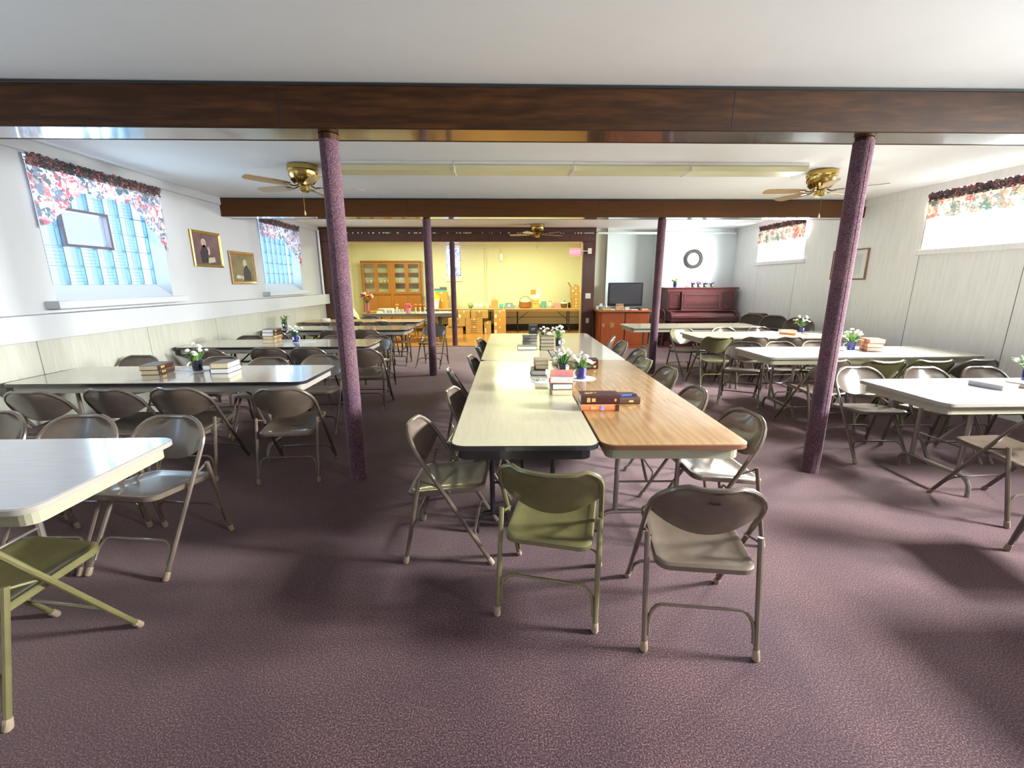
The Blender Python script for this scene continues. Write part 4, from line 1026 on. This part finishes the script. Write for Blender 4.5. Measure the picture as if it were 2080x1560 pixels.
# far half
cbook(.515, 3.21, T0, 0, .23, .14, .045, M_blkcov, 'white edged book lying alone at the front of the far cream table', hinge=1)
for k, c in enumerate((M_greycov, M_dkbrown, M_greycov)):
    cbook(.57, 3.68, T0+.0405*k, (2, -2, 1)[k], .185, .14, .040, c, ('bottom', 'middle', 'top')[k]+' book of the grey pile left of the far flower mugs', M_greypg if False else mat('paper_grey', (.42, .38, .34), .7, var=(.30, .27, .24), vscale=300, vstretch=(.1, .1, 2)), hinge=1)
for k in range(4):
    cbook(.755, 3.19, T0+.0415*k, (1, -1, 2, 0)[k], .165, .145, .041, M_dkbrown, ('lowest', 'second lowest', 'second highest', 'highest')[k]+' book of the four piled in front of the far flower mugs', mat('paper_olive', (.40, .35, .24), .7, var=(.28, .24, .16), vscale=300, vstretch=(.1, .1, 2)), hinge=1)
p = cpos(.735, 3.44); flower_mug(p[0], p[1], T0, 100, 'left of two flower mugs behind the four book pile', 5, M_navy, [M_petal, M_petalp], 14, .085, .28, green=M_leafd)
p = cpos(.93, 3.50); flower_mug(p[0], p[1], T0, 10, 'right of two flower mugs behind the four book pile', 6, M_navy, [M_petal], 15, .09, .30)
p = cpos(.66, 4.56); t = thing('black_binder', 'black box file standing upright behind the far flower mugs', 'binder', (p[0], p[1], T0), 0)
b = B(); b.box(-.065, .065, -.03, .03, 0, .165, .004); ob('cover', b, M_blkcov, t)
b = B(); b.box(-.025, .03, -.0315, -.0302, .105, .118); b.box(-.03, .02, -.0315, -.0302, .088, .096); ob('print', b, M_greycov, t)['kind'] = 'stuff'
# left tables
book(-3.11, 3.98, T0, 97, .225, .15, .042, M_dkbrown, 'lower brown book of the left pair on the second left table', M_papery, GOLD[:2], hinge=-1)
book(-3.115, 3.975, T0+.0425, 98, .225, .155, .043, M_maroon, 'upper book of the left pair on the second left table, shining cover', M_papery, GOLD[:2], hinge=-1)
book(-2.525, 4.02, T0, 93, .23, .155, .045, M_blkcov, 'lower white edged book of the right pair on the second left table', hinge=1)
book(-2.525, 4.025, T0+.0455, 95, .225, .15, .048, M_greycov, 'upper yellow edged book of the right pair on the second left table', M_papery, hinge=1)
doily(-2.86, 4.08, T0, .14, 'white doily under the navy mug on the second left table', 1.1)
flower_mug(-2.80, 4.05, T0+.0025, 215, 'navy mug of white tulips between two book pairs on the left', 7, M_navy, [M_petal], 9, .10, .26)
for k, c in enumerate((M_tan, M_oak, M_dkbrown, M_maroon)):
    book(-3.12+.012*(k % 2), 6.05, T0+.046*k, 90+(3, -2, 4, 0)[k], .22, .15, .0455, c, ('lowest', 'second lowest', 'second highest', 'highest')[k]+' book of the four stacked on the third left table', M_papery if k < 2 else M_paper, GOLD[:2], hinge=-1)
doily(-2.70, 6.05, T0, .13, 'white doily under the mug on the third left table', 1.2)
flower_mug(-2.79, 6.03, T0+.0025, -20, 'cobalt mug of silvery white flowers on the third left table', 8, M_cobalt, [M_petal], 13, .10, .26, green=M_leafd)
flower_mug(-3.88, 8.02, T0, 0, 'navy mug of green and pink sprigs on the fourth left table', 9, M_navy, [M_petalp, M_leaf], 12, .08, .25)
t = thing('paper_bag', 'crumpled pale paper on the fifth left oak table', 'paper', (-3.70, 9.45, T0)); b = B(); b.loops([[(.10*math.cos(2*PI*k/10)*(1+.15*math.sin(3*k)), .07*math.sin(2*PI*k/10), z) for k in range(10)] for z in (0, .03, .045)]); ob('crumpled_sheet', b, M_cloth, t)
t = thing('leaflet', 'folded dark and white leaflet on the fifth left oak table', 'leaflet', (-2.45, 9.22, T0), 10); b = B(); b.add([(-.1, -.07, .001), (0, -.07, .03), (.1, -.07, .001), (-.1, .07, .001), (0, .07, .03), (.1, .07, .001)], [(0, 1, 4, 3), (1, 2, 5, 4)]); ob('folded_sheet', b, M_cloth, t)
# right tables
book(3.80, 3.16, T0, -80, .215, .16, .038, M_orange, 'orange and red covered book with grey spine on the nearest right table', title=[('grey_spine', -1, 1, .02, .98, mat('spine_grey', (.30, .30, .34), .5))])
book(4.06, 3.14, T0, -70, .21, .16, .035, M_greycov, 'pale book cut by the right picture edge')
flower_mug(4.30, 3.34, T0, 0, 'flower mug just touching the right picture edge', 10, M_cobalt, [M_petal], 12, .12, .28)
for k in range(3):
    book(4.38+.006*k, 4.98, T0+.0465*k, -113+(2, -2, 3)[k], .22, .155, .046, M_orange, ('bottom', 'middle', 'top')[k]+' orange book of the three stacked on the second right table', title=[('spine_band', -.2, .3, .05, .95, mat('spine_violet', (.22, .09, .14), .5))])
doily(4.145, 5.0, T0, .11, 'white doily beside the orange stack on the second right table')
flower_mug(4.165, 5.02, T0+.0025, 160, 'cobalt mug of white flowers beside the three orange books', 11, M_cobalt, [M_petal], 12, .10, .28)
book(4.47, 6.585, T0, -60, .24, .16, .035, M_orange, 'lower orange book on the third right table')
book(4.60, 6.85, T0, -10, .22, .15, .04, M_orange, 'orange book just left of the mug on the third right table')
flower_mug(4.82, 6.86, T0, 30, 'cobalt mug of white flowers on the third right table before the folded chairs', 12, M_cobalt, [M_petal], 14, .12, .29)
for x, y, r, lab in ((4.35, 6.87, 10, 'white paper left of the orange books on the third right table'), (4.82, 6.57, -8, 'white booklet below the mug on the third right table'), (4.06, 6.80, -30, 'white sheet beside the chair back on the third right table')):
    b = B(); b.box(-.105, .105, -.08, .08, 0, .010, .003); o = ob('booklet', b, M_cloth, None, loc=(x, y, T0), rot=(0, 0, math.radians(r))); tag(o, lab, 'paper', 'loose papers on the third right table')

# on the cabinet
def bx(name, label, cat, x, y, z, w, d, h, m, rz=0, group=None, bev=.003):
    b = B(); b.box(-w/2, w/2, -d/2, d/2, 0, h, bev); o = ob(name, b, m, None, loc=(x, y, z), rot=(0, 0, math.radians(rz))); return tag(o, label, cat, group)
t = thing('tissue_box', 'small blue and white tissue box at the left end of the cabinet', 'box', (2.42, 10.50, CT)); b = B(); b.box(-.10, .10, -.06, .06, 0, .085, .004); ob('carton', b, M_label, t); b = B(); b.box(-.06, -.02, -.062, -.0601, .01, .075); ob('printed_panel', b, M_teal, t); b = B(); b.hexa([(-.03, -.01, .085), (.03, -.01, .085), (.03, .01, .085), (-.03, .01, .085)], [(-.04, -.02, .13), (.035, -.03, .12), (.04, .02, .14), (-.02, .02, .12)]); ob('tissue', b, M_cloth, t)
t = thing('spray_bottle', 'clear bottle with white top left of the television', 'bottle', (2.52, 10.40, CT)); b = B(); b.lathe([(.03, 0), (.032, .01), (.032, .09), (.012, .12)], n=12); ob('bottle_body', b, mat('pale_blue_plastic', (.55, .62, .80), .2), t, True); b = B(); b.lathe([(.013, .118), (.013, .15), (.006, .155)], n=10); ob('bottle_cap', b, M_white, t, True)
bx('gold_tin', 'flat gold box at the front of the cabinet top', 'box', 2.50, 10.24, CT, .20, .11, .045, mat('gold_card', (.52, .40, .10), .4))
for k, (w, h, c, lab) in enumerate(((.20, .045, M_tan, 'bottom tan book of the pile before the television'), (.18, .05, M_oak2, 'middle pale book of the pile before the television'), (.14, .05, M_oak, 'top orange brown book of the pile before the television'))):
    book(2.82, 10.30, CT+(0, .0455, .096)[k], (3, -6, 5)[k], w, .13, h, c, lab, M_papery, group='books on the cabinet top')
book(2.995, 10.29, CT, -4, .10, .12, .075, M_tan, 'thick cream book right of the pile before the television', M_paper, group='books on the cabinet top', hinge=1)
book(3.15, 10.26, CT, 3, .17, .11, .03, M_maroon, 'thin book with white edges right of the television pile', group='books on the cabinet top', hinge=1)
book(3.40, 10.26, CT, -3, .14, .11, .032, M_orange, 'white edged book at the right end of the cabinet', group='books on the cabinet top', hinge=1)
bx('small_radio', 'small dark gadget near the right end of the cabinet', 'gadget', 3.27, 10.33, CT, .07, .05, .05, M_black)
book(2.655, 10.27, CT, 2, .10, .10, .035, M_greycov, 'small white edged book left of the television pile', group='books on the cabinet top', hinge=1)
# on the piano
PT = 1.401
flower_mug(4.22, 10.62, PT, 200, 'blue and white mug of greenery on the piano', 13, M_cobalt, [M_leaf, M_yelp], 10, .09, .25, group='plants on the piano')
t = thing('table_cross', 'small silver cross standing on the piano', 'cross', (4.52, 10.62, PT))
b = B(); b.box(-.05, .05, -.03, .03, 0, .015, .003); ob('cross_foot', b, M_greycov, t); b = B(); b.box(-.008, .008, -.006, .006, .015, .20); ob('upright', b, M_greycov, t); b = B(); b.box(-.05, -.008, -.006, .006, .135, .150); b.box(.008, .05, -.006, .006, .135, .150); o = ob('crossbar', b, M_greycov, t)
for x, s_, n, lab in ((4.80, 21, 16, 'larger purple flower bunch in the middle of the piano top'), (4.95, 22, 14, 'purple flower bunch right of the middle on the piano top'), (4.66, 23, 8, 'small purple sprig left of the larger bunches'), (5.12, 24, 6, 'last small purple sprig on the piano top')):
    flower_mug(x, 10.62, PT, 0, lab, s_, M_leafd, [M_purple], n, .07, .15, handle=False, group='purple flowers on the piano', name='purple_flowers', scale=.9, green=M_leafd)

# ------------------------------------------------------------------ stage furniture and goods
t = thing('china_cabinet', 'honey wood glazed china cabinet on the stage', 'cabinet', (-3.335, 14.02, 0))
W2 = .925
M_in = mat('cabinet_inside', (.62, .58, .44), .7)
b = B(); b.box(-W2, W2, .28, .30, 0, 2.165); ob('back_panel', b, M_in, t)
for x in (-W2, W2-.03): 
    b = B(); b.box(x, x+.03, .0, .28, 0, 2.135, .003); ob('side_panel', b, M_china, t)
b = B(); b.box(-W2-.01, W2+.01, -.02, .30, 2.135, 2.175, .004); ob('cornice', b, M_china, t)
b = B(); b.box(-.045, .045, -.012, .28, 0, 2.135, .003); ob('centre_stile', b, M_china, t)
b = B(); b.box(-W2+.03, W2-.03, .0, .28, 1.13, 1.17); ob('counter', b, M_china, t)
for z in (1.49, 1.80):
    for x0, x1 in ((-W2+.03, -.045), (.045, W2-.03)):
        b = B(); b.box(x0, x1, .04, .28, z, z+.022); ob('shelf', b, M_china, t)
for x0, x1 in ((-.89, -.47), (-.465, -.05), (.05, .465), (.47, .89)):
    d = B(); s_ = .055
    for a, c, u, v in ((x0, x0+s_, 1.18, 2.125), (x1-s_, x1, 1.18, 2.125), (x0+s_, x1-s_, 1.18, 1.24), (x0+s_, x1-s_, 2.07, 2.125)): d.box(a, c, -.014, .0, u, v)
    dd = ob('glazed_door', d, M_china, t)
    b = B(); b.add([(x0+s_, -.006, 1.24), (x1-s_, -.006, 1.24), (x1-s_, -.006, 2.07), (x0+s_, -.006, 2.07)], [(0, 1, 2, 3)]); ob('pane', b, M_glassc, dd)
    b = B(); b.box(x0, x1, -.014, .0, .10, 1.125, .003); ob('lower_door', b, M_china, t)
rnd = random.Random(3)
for k, (x, z) in enumerate(((-.80, 1.513), (-.68, 1.513), (-.56, 1.513), (-.38, 1.513), (-.26, 1.513), (-.14, 1.513), (.20, 1.513), (.60, 1.171), (.75, 1.171), (-.75, 1.171), (-.30, 1.171), (.30, 1.171))):
    b = B(); b.lathe([(.025, 0), (.035, .01), (.055, .06+.02*(k % 3)), (.052, .06+.02*(k % 3)), (.03, .02), (0, .015)], n=12, cap1=False)
    o = ob('china_bowl', b, M_cup if k % 2 else M_creamd, None, True, loc=(-3.335+x, 14.16, z)); tag(o, ('left ', 'middle ', 'right ')[k % 3]+('white' if k % 2 else 'cream')+' bowl behind the '+('first', 'second', 'third', 'fourth')[0 if x < -.47 else 1 if x < 0 else 2 if x < .47 else 3]+' glass door, '+('middle shelf' if z > 1.4 else 'lowest shelf'), 'bowl', 'crockery in the china cabinet')

SY = 11.80
def bunch(parent, cx, cy, cz, R, n, mats, seed, r=.03):
    rnd = random.Random(seed)
    for k in range(n):
        a = 2*PI*k*.381966*1.0; f = (k+.5)/n; ph = math.acos(1-1.25*f)
        p = (cx+R*math.sin(ph)*math.cos(2*PI*.618*k), cy+R*math.sin(ph)*math.sin(2*PI*.618*k), cz+R*math.cos(ph))
        b = B(); rr = r*rnd.uniform(.8, 1.2)
        for q in range(5): b.ball((rr*.6*math.cos(2*PI*q/5), rr*.6*math.sin(2*PI*q/5), 0), rr*.62, 6, 4, .7)
        o = ob('bloom', b, mats[k % len(mats)], parent, True); o.location = p
t = thing('bouquet', 'tall vase with magenta, orange and white bouquet on the dark stage table', 'flowers', (-3.46, SY-.1, T0))
b = B(); b.lathe([(.05, 0), (.055, .01), (.045, .12), (.06, .27), (.055, .27), (.04, .12), (0, .02)], n=14, cap1=False); ob('vase', b, M_pinkvase, t, True)
b = B(); 
for k in range(14): a = 2*PI*k/14; b.tube([(0, 0, .2), (.05*math.cos(a), .05*math.sin(a), .33), (.12*math.cos(a), .12*math.sin(a), .38)], .006, 4)
ob('stems', b, M_leafd, t)['kind'] = 'stuff'
bunch(t, 0, 0, .42, .13, 22, [M_mag, M_orp, M_maroon, M_pink, M_yelp, M_maroon, M_petal], 4, .042)
bx('orange_carton', 'flat orange carton beside the bouquet vase', 'box', -3.30, SY-.12, T0, .17, .12, .06, M_card2, 5)
t = thing('tray_pile', 'pile of clear trays on the dark stage table', 'trays', (-3.05, SY+.18, T0))
for k in range(3):
    b = B(); L = [[(x*(1-.1*i), y*(1-.1*i), k*.03+.045*i) for x, y in rrect(.42, .28, .05, 3)] for i in (0, 1)]; b.loops(L); ob('tray', b, M_greybag, t)
t = thing('folded_cloth', 'folded cream cloth at the front of the dark stage table', 'cloth', (-3.125, SY-.18, T0), 4); b = B(); b.box(-.08, .07, -.09, .09, 0, .018, .006); b2 = B(); b2.box(-.065, .055, -.07, .08, .018, .045, .01); ob('lower_fold', b, M_cloth, t); ob('upper_fold', b2, M_cloth, t)
for k in range(6):
    x = -2.99 + .089*k; t = thing('white_cup', ('leftmost', 'second', 'third', 'fourth', 'fifth', 'sixth')[k]+' white cup in the row on the dark stage table', 'cup', (x, SY-.16+.02*(k % 2), T0), 0, 'white cups on the stage table')
    b = B(); b.lathe([(.030, 0), (.040, .10), (.043, .10), (.036, .098), (.028, .01), (0, .01)], n=14, cap1=False); ob('cup_wall', b, M_cup, t, True)
    b = B(); b.box(-.006, .006, -.0395, -.036, .03, .07); ob('printed_mark', b, M_greycov, t)
t = thing('pink_flower_pot', 'pink pot of pink lilies among the white vases', 'flowers', (-2.40, SY-.12, T0)); b = B(); b.lathe([(.055, 0), (.085, .13), (.09, .13), (.08, .12), (0, .10)], n=16, cap1=False); ob('pot', b, M_pinkp, t, True); bunch(t, 0, 0, .17, .07, 9, [M_pink], 6, .040)
VX = [-2.72, -2.21, -2.09, -1.97, -1.85]
for k, x in enumerate(VX):
    t = thing('bud_vase', ['white bud vase with orange flowers behind the white cups', 'first white bud vase right of the pink pot', 'second white bud vase right of the pink pot', 'third white bud vase right of the pink pot', 'last white bud vase in the row beside the left column'][k], 'vase', (x, SY-.08+(.12 if k == 0 else 0), T0), 0, 'bud vases with orange flowers')
    b = B(); b.lathe([(.035, 0), (.038, .01), (.015, .06), (.018, .12), (.03, .15), (.027, .15), (.01, .06), (0, .02)], n=12, cap1=False); ob('vase', b, M_cup, t, True)
    b = B(); b.tube([(0, 0, .1), (.01, 0, .2)], .004, 4); ob('stem', b, M_leafd, t); bunch(t, .0, 0, .20, .024, 5, [M_orp, M_orp, M_yelp], k+9, .026)
for k, (x, y, r) in enumerate(((-1.66, SY-.15, 5), (-1.34, SY-.12, -12), (-1.50, SY+.15, 12))):
    b = B(); b.box(-.13, .13, -.08, .08, 0, .012+.004*k, .003); o = ob('flyer_pile', b, M_cloth, None, loc=(x, y, T0), rot=(0, 0, math.radians(r))); tag(o, ['left pile of flyers at the right end of the dark stage table', 'right pile of flyers at the right end of the dark stage table', 'rear pile of flyers at the right end of the dark stage table'][k], 'paper', 'flyers on the stage table')

TX = lambda px: .392+(px-1040)*.01535
YB = 13.80
def carton(label, x0, x1, y0, y1, z0, z1, m=None, lab=False, ink=0, flaps=False, group='cardboard boxes on the stage'):
    cx, cy = (x0+x1)/2, (y0+y1)/2; t = thing('cardboard_box', label, 'box', (cx, cy, z0), 0, group); w, d, h = (x1-x0)/2, (y1-y0)/2, z1-z0
    b = B(); b.box(-w, w, -d, d, 0, h, .003); cb = ob('carton', b, m or M_card, t)
    b = B(); b.box(-w-.0005, w+.0005, -.025, .025, h, h+.0012); b.box(-.02, .02, -d-.001, -d, h-.06, h); ob('packing_tape', b, M_creamd, t)['kind'] = 'stuff'
    if lab:
        b = B(); b.box(-w+.02, -w+.02+.36*w, -d-.002, -d, .02, .02+.42*h); lb = ob('paper_label', b, M_label, t)
        b = B(); b.box(-w+.035, -w+.005+.36*w, -d-.003, -d-.002, .05, .056); ob('label_line', b, M_greycov, t)
    if ink:
        rnd = random.Random(int(x0*100)+7); b = B()
        for r in range(ink):
            z = h*(.74-.26*r); x = -.09-.03*rnd.random()
            while x < .08:
                wd = rnd.uniform(.008, .018); hh = rnd.uniform(.018, .036); b.box(x, x+wd*.5, -d-.002, -d, z-hh/2, z+hh/2); b.box(x, x+wd, -d-.002, -d, z-.004, z+.004); x += wd+.010
        ob('marker_writing', b, M_ink, t)['kind'] = 'stuff'
    if flaps:
        b = B(); b.hexa([(-w, -d, h), (-w+.006, -d, h), (-w+.006, d, h), (-w, d, h)], [(-w-.09, -d, h+.14), (-w-.084, -d, h+.14), (-w-.084, d, h+.14), (-w-.09, d, h+.14)]); ob('flap', b, m or M_card, t)
        b = B(); b.hexa([(-w+.08, -d, h+.002), (w, -d, h+.002), (w, -d+.006, h+.002), (-w+.08, -d+.006, h+.002)], [(-w+.10, d*.2, h+.09), (w, d*.2, h+.05), (w, d*.2+.006, h+.05), (-w+.10, d*.2+.006, h+.09)]); ob('flap', b, m or M_card2, t)
    return t
BY0, BY1 = 13.18, 13.49
bxx = lambda px: .385+(px-1040)*.0149
carton('bottom left carton of the pile under the stage table', bxx(906), bxx(940), BY0+.02, BY1, .005, .235)
carton('bottom right marked carton of the pile under the stage table', bxx(946), bxx(980), BY0, BY1, .005, .235, ink=3)
carton('middle left marked carton half behind the slim column', bxx(911), bxx(945), BY0, BY1, .237, .47, ink=2)
carton('middle right marked carton of the pile under the stage table', bxx(946), bxx(980), BY0, BY1, .237, .47, ink=3)
carton('top left carton with white label under the stage table', bxx(931), bxx(955), BY0, BY1, .472, .698, lab=True)
carton('top right carton with three lines of marker writing', bxx(957), bxx(991), BY0, BY1, .472, .698, ink=3)
carton('narrow upright carton with white label on its side', bxx(983), bxx(997), BY0+.05, BY1, .005, .37, lab=True)
for k in range(3): carton(('lowest', 'middle', 'highest')[k]+' labelled carton of the three stacked right of the pile', bxx(1003), bxx(1027), BY0, BY1, .005+.231*k, .234+.231*k, M_card if k != 1 else M_card2, lab=True)
carton('orange carton standing on the stage table behind the white bucket', TX(886), TX(911), YB, YB+.28, T0, T0+.27, M_card2); carton('upper orange carton behind the yellow cloth on the stage table', TX(886), TX(910), YB, YB+.28, T0+.272, T0+.50, M_card2)
t = thing('white_bucket', 'white square bucket with yellow cloth on top, stage table', 'bucket', (TX(885), YB-.14, T0)); b = B(); b.hexa([(-.12, -.09, 0), (.12, -.09, 0), (.12, .09, 0), (-.12, .09, 0)], [(-.15, -.11, .28), (.15, -.11, .28), (.15, .11, .28), (-.15, .11, .28)]); ob('bucket_body', b, M_cup, t); b = B(); b.box(-.16, .16, -.12, .12, .25, .282, .004); ob('rim', b, M_cup, t)
t = thing('yellow_cloth', 'bright yellow cloth heaped on the white bucket', 'cloth', (TX(885), YB-.14, T0+.283)); b = B(); b.loops([[(r*math.cos(2*PI*k/14)*(1+.12*math.sin(k*2.3)), .62*r*math.sin(2*PI*k/14), z) for k in range(14)] for r, z in ((.16, 0), (.17, .05), (.14, .10), (.07, .13))]); ob('heap', b, M_yellow, t, True)
for k, (dx, w, h, m) in enumerate(((-.02, .36, .04, M_teal), (-.02, .38, .05, M_slate), (.06, .2, .05, M_slate))):
    b = B(); b.box(-w/2, w/2, -.08, .08, 0, h, .006); o = ob('game_box', b, m, None, loc=(TX(897)+dx, YB+.14, T0+.502+(0, .041, .092)[k])); tag(o, ('lowest flat teal box on the orange cartons', 'middle flat slate box on the orange cartons', 'top short slate box on the orange cartons')[k], 'box', 'flat boxes on the orange cartons')
t = thing('green_ball', 'green leafy ball ornament on the stage table', 'ornament', (TX(956), YB, T0)); b = B(); b.ball((0, 0, .085), .085, 12, 8); ob('leafy_ball', b, mat('boxwood', (.16, .30, .07), .7, var=(.40, .50, .22), vscale=40, bump=.8, bscale=60), t, True); b = B(); b.lathe([(.05, 0), (.05, .02)], n=12); ob('saucer', b, M_leafd, t)
for k, px in enumerate((967, 977)):
    t = thing('white_pot', ('left', 'right')[k]+' of two rounded white pots on the stage table', 'pot', (TX(px), YB-.05, T0), 0, 'white pots on the stage table'); b = B(); b.lathe([(.04, 0), (.066, .03), (.068, .10), (.04, .15), (0, .155)], n=14, cap1=False); ob('pot_body', b, M_cup, t, True)
t = thing('cream_basket', 'round cream basket with paper on the stage table', 'basket', (TX(990), YB, T0)); b = B(); b.lathe([(.08, 0), (.105, .10), (.10, .10), (0, .05)], n=16, cap1=False); ob('basket_wall', b, M_creamd, t, True); b = B(); b.tube([(.10*math.cos(PI*k/8), 0, .10+.10*math.sin(PI*k/8)) for k in range(9)], .008, 5); ob('basket_handle', b, M_cloth, t); b = B(); b.ball((0, 0, .10), .08, 9, 5, .6); ob('tissue_filling', b, M_cloth, t)
t = thing('dried_flower_box', 'small carton holding a spray of dried pale flowers', 'box', (TX(1005), YB, T0)); b = B(); b.box(-.105, .105, -.09, .09, 0, .23, .003); ob('carton', b, M_card, t); b = B(); rr = random.Random(2)
for k in range(60):
    x, y, z = rr.uniform(-.14, .14), rr.uniform(-.08, .08), rr.uniform(.28, .44); b.tube([(x*.4, y*.4, .22), (x, y, z)], .0015, 3); b.ball((x, y, z), .014, 5, 4)
ob('dried_spray', b, M_creamd, t)['kind'] = 'stuff'
bx('teal_tub', 'low teal tub right of the dried flowers', 'tub', TX(1018), YB, T0, .12, .12, .13, M_teal, bev=.01)
t = thing('desk_phone', 'slate blue gadget with white panel on the stage table', 'gadget', (TX(1034), YB-.1, T0)); b = B(); b.hexa([(-.15, -.1, 0), (.15, -.1, 0), (.15, .1, 0), (-.15, .1, 0)], [(-.11, -.03, .12), (.11, -.03, .12), (.11, .1, .15), (-.11, .1, .15)]); ob('body', b, M_slate, t); b = B(); b.box(-.04, .04, -.085, -.075, .05, .12); ob('panel', b, M_label, t)
for k, px in enumerate((1046, 1053)):
    t = thing('glass_jar', ('left', 'right')[k]+' of two small pale jars beside the orange basket', 'jar', (TX(px), YB+.02, T0), 0, 'jars beside the basket'); b = B(); b.lathe([(.035, 0), (.038, .08), (.028, .10)], n=12); ob('jar_body', b, M_greybag, t, True); b = B(); b.lathe([(.03, .10), (.03, .12)], n=12); ob('lid', b, M_creamd, t)
t = thing('orange_basket', 'large orange wicker basket with handle on the stage table', 'basket', (TX(1067), YB-.05, T0)); b = B(); b.lathe([(.15, 0), (.185, .03), (.19, .17), (.18, .17), (.14, .03), (0, .02)], n=24, cap1=False); ob('basket_wall', b, M_basket, t, True); b = B(); b.lathe([(.185, .165), (.197, .175), (.185, .188)], n=24, cap0=False, cap1=False); ob('woven_rim', b, M_basket, t, True); b = B(); b.tube([(.18*math.cos(PI*k/12), 0, .17+.19*math.sin(PI*k/12)) for k in range(13)], .009, 6); ob('basket_handle', b, M_basket, t, True); b = B(); b.hexa([(-.12, -.06, .06), (.1, -.06, .06), (.1, .06, .06), (-.12, .06, .06)], [(-.11, -.05, .25), (.09, -.05, .21), (.10, .07, .24), (-.09, .07, .27)]); ob('wrapped_parcel', b, M_cloth, t)
carton('tall yellow carton right of the orange basket', TX(1081), TX(1095), YB-.1, YB+.1, T0, T0+.28, mat('carton_yellow', (.58, .46, .14), .7), ink=2)
bx('white_carton', 'white carton on top of the tall yellow carton', 'box', TX(1088), YB, T0+.283, .30, .18, .12, M_label)
bx('brown_carton', 'small brown carton on the white carton', 'box', TX(1083), YB, T0+.404, .155, .12, .15, mat('carton_brown', (.46, .24, .04), .6)); bx('white_canister', 'white canister beside the small brown carton', 'canister', TX(1094), YB, T0+.404, .12, .11, .16, M_cup, bev=.012)
t = thing('teal_cup', 'tall teal cup on the stage table', 'cup', (TX(1105), YB, T0)); b = B(); b.lathe([(.055, 0), (.07, .20), (.066, .20), (.05, .02), (0, .02)], n=14, cap1=False); ob('cup_wall', b, M_teal, t, True)
t = thing('plastic_bag', 'crumpled grey plastic bag on the stage table', 'bag', (TX(1118), YB, T0)); b = B(); b.loops([[(r*math.cos(2*PI*k/12)*(1+.13*math.sin(k*2.9+z*30)), .7*r*math.sin(2*PI*k/12), z) for k in range(12)] for r, z in ((.09, 0), (.105, .06), (.08, .13), (.03, .18), (.05, .21))]); ob('bag', b, M_greybag, t)
t = thing('pink_bag', 'pink paper gift bag on the stage table', 'bag', (TX(1132), YB, T0)); b = B(); b.hexa([(-.085, -.05, 0), (.085, -.05, 0), (.085, .05, 0), (-.085, .05, 0)], [(-.10, -.06, .15), (.09, -.06, .13), (.09, .06, .14), (-.10, .06, .16)]); ob('bag_body', b, M_pinkp, t); b = B(); b.tube([(-.04, -.05, .14), (-.02, -.05, .20), (.02, -.05, .20), (.04, -.05, .14)], .004, 5); ob('bag_handle', b, M_pinkp, t)
t = thing('brown_basket', 'brown basket lined with white cloth on the stage table', 'basket', (TX(1146), YB-.02, T0)); b = B(); b.lathe([(.08, 0), (.115, .13), (.11, .13), (0, .06)], n=18, cap1=False); ob('basket_wall', b, M_basketb, t, True); b = B(); b.lathe([(.112, .128), (.114, .15), (.09, .18), (.0, .20)], n=11, cap0=False, cap1=False); ob('lining_cloth', b, M_cloth, t); b = B(); b.ball((.01, -.05, .19), .035, 7, 5); ob('green_ribbon', b, M_leafd, t)
t = thing('black_vase', 'small black vase beside the pile of flat cartons', 'vase', (TX(1156.5), YB-.05, T0)); b = B(); b.lathe([(.03, 0), (.045, .05), (.03, .12), (.04, .16), (.035, .16), (0, .1)], n=12, cap1=False); ob('vase', b, M_black, t, True)
for k in range(3): carton(('lowest', 'middle', 'upper')[k]+' flat carton at the right end of the stage table', TX(1161)+.02*(k == 1), 2.50, YB-.12, YB+.2, T0+.098*k, T0+.096+.098*k, M_card if k != 1 else M_card2, group='flat cartons at the end of the stage table')
carton('big carton on the flat cartons at the end of the stage table', TX(1160), 2.50, YB-.12, YB+.2, T0+.295, T0+.46, M_card); carton('open carton with raised flaps, topmost at the right end of the stage', TX(1160), 2.48, YB-.12, YB+.2, T0+.463, T0+.63, M_card, lab=True, flaps=True)

t = thing('draped_stool', 'stool under a pale yellow cloth left of the dark stage table', 'stool', (-4.05, 12.0, 0))
b = B(); b.lathe([(.20, .002), (.20, .50), (.20, .52), (.0, .53)], n=14, cap1=False); ob('stool_body', b, M_slate, t)
b = B(); L = [[(r*math.cos(2*PI*k/20)*(1+.10*math.sin(k*2.1+z*9)), r*math.sin(2*PI*k/20)*(1+.10*math.cos(k*1.7)), z) for k in range(20)] for r, z in ((.30, .20), (.27, .40), (.25, .56), (.20, .70), (.14, .82), (.06, .92), (.02, .95))]; b.loops(L, False, True); ob('pale_cloth', b, mat('pale_yellow_cloth', (.78, .72, .42), .8), t, True)
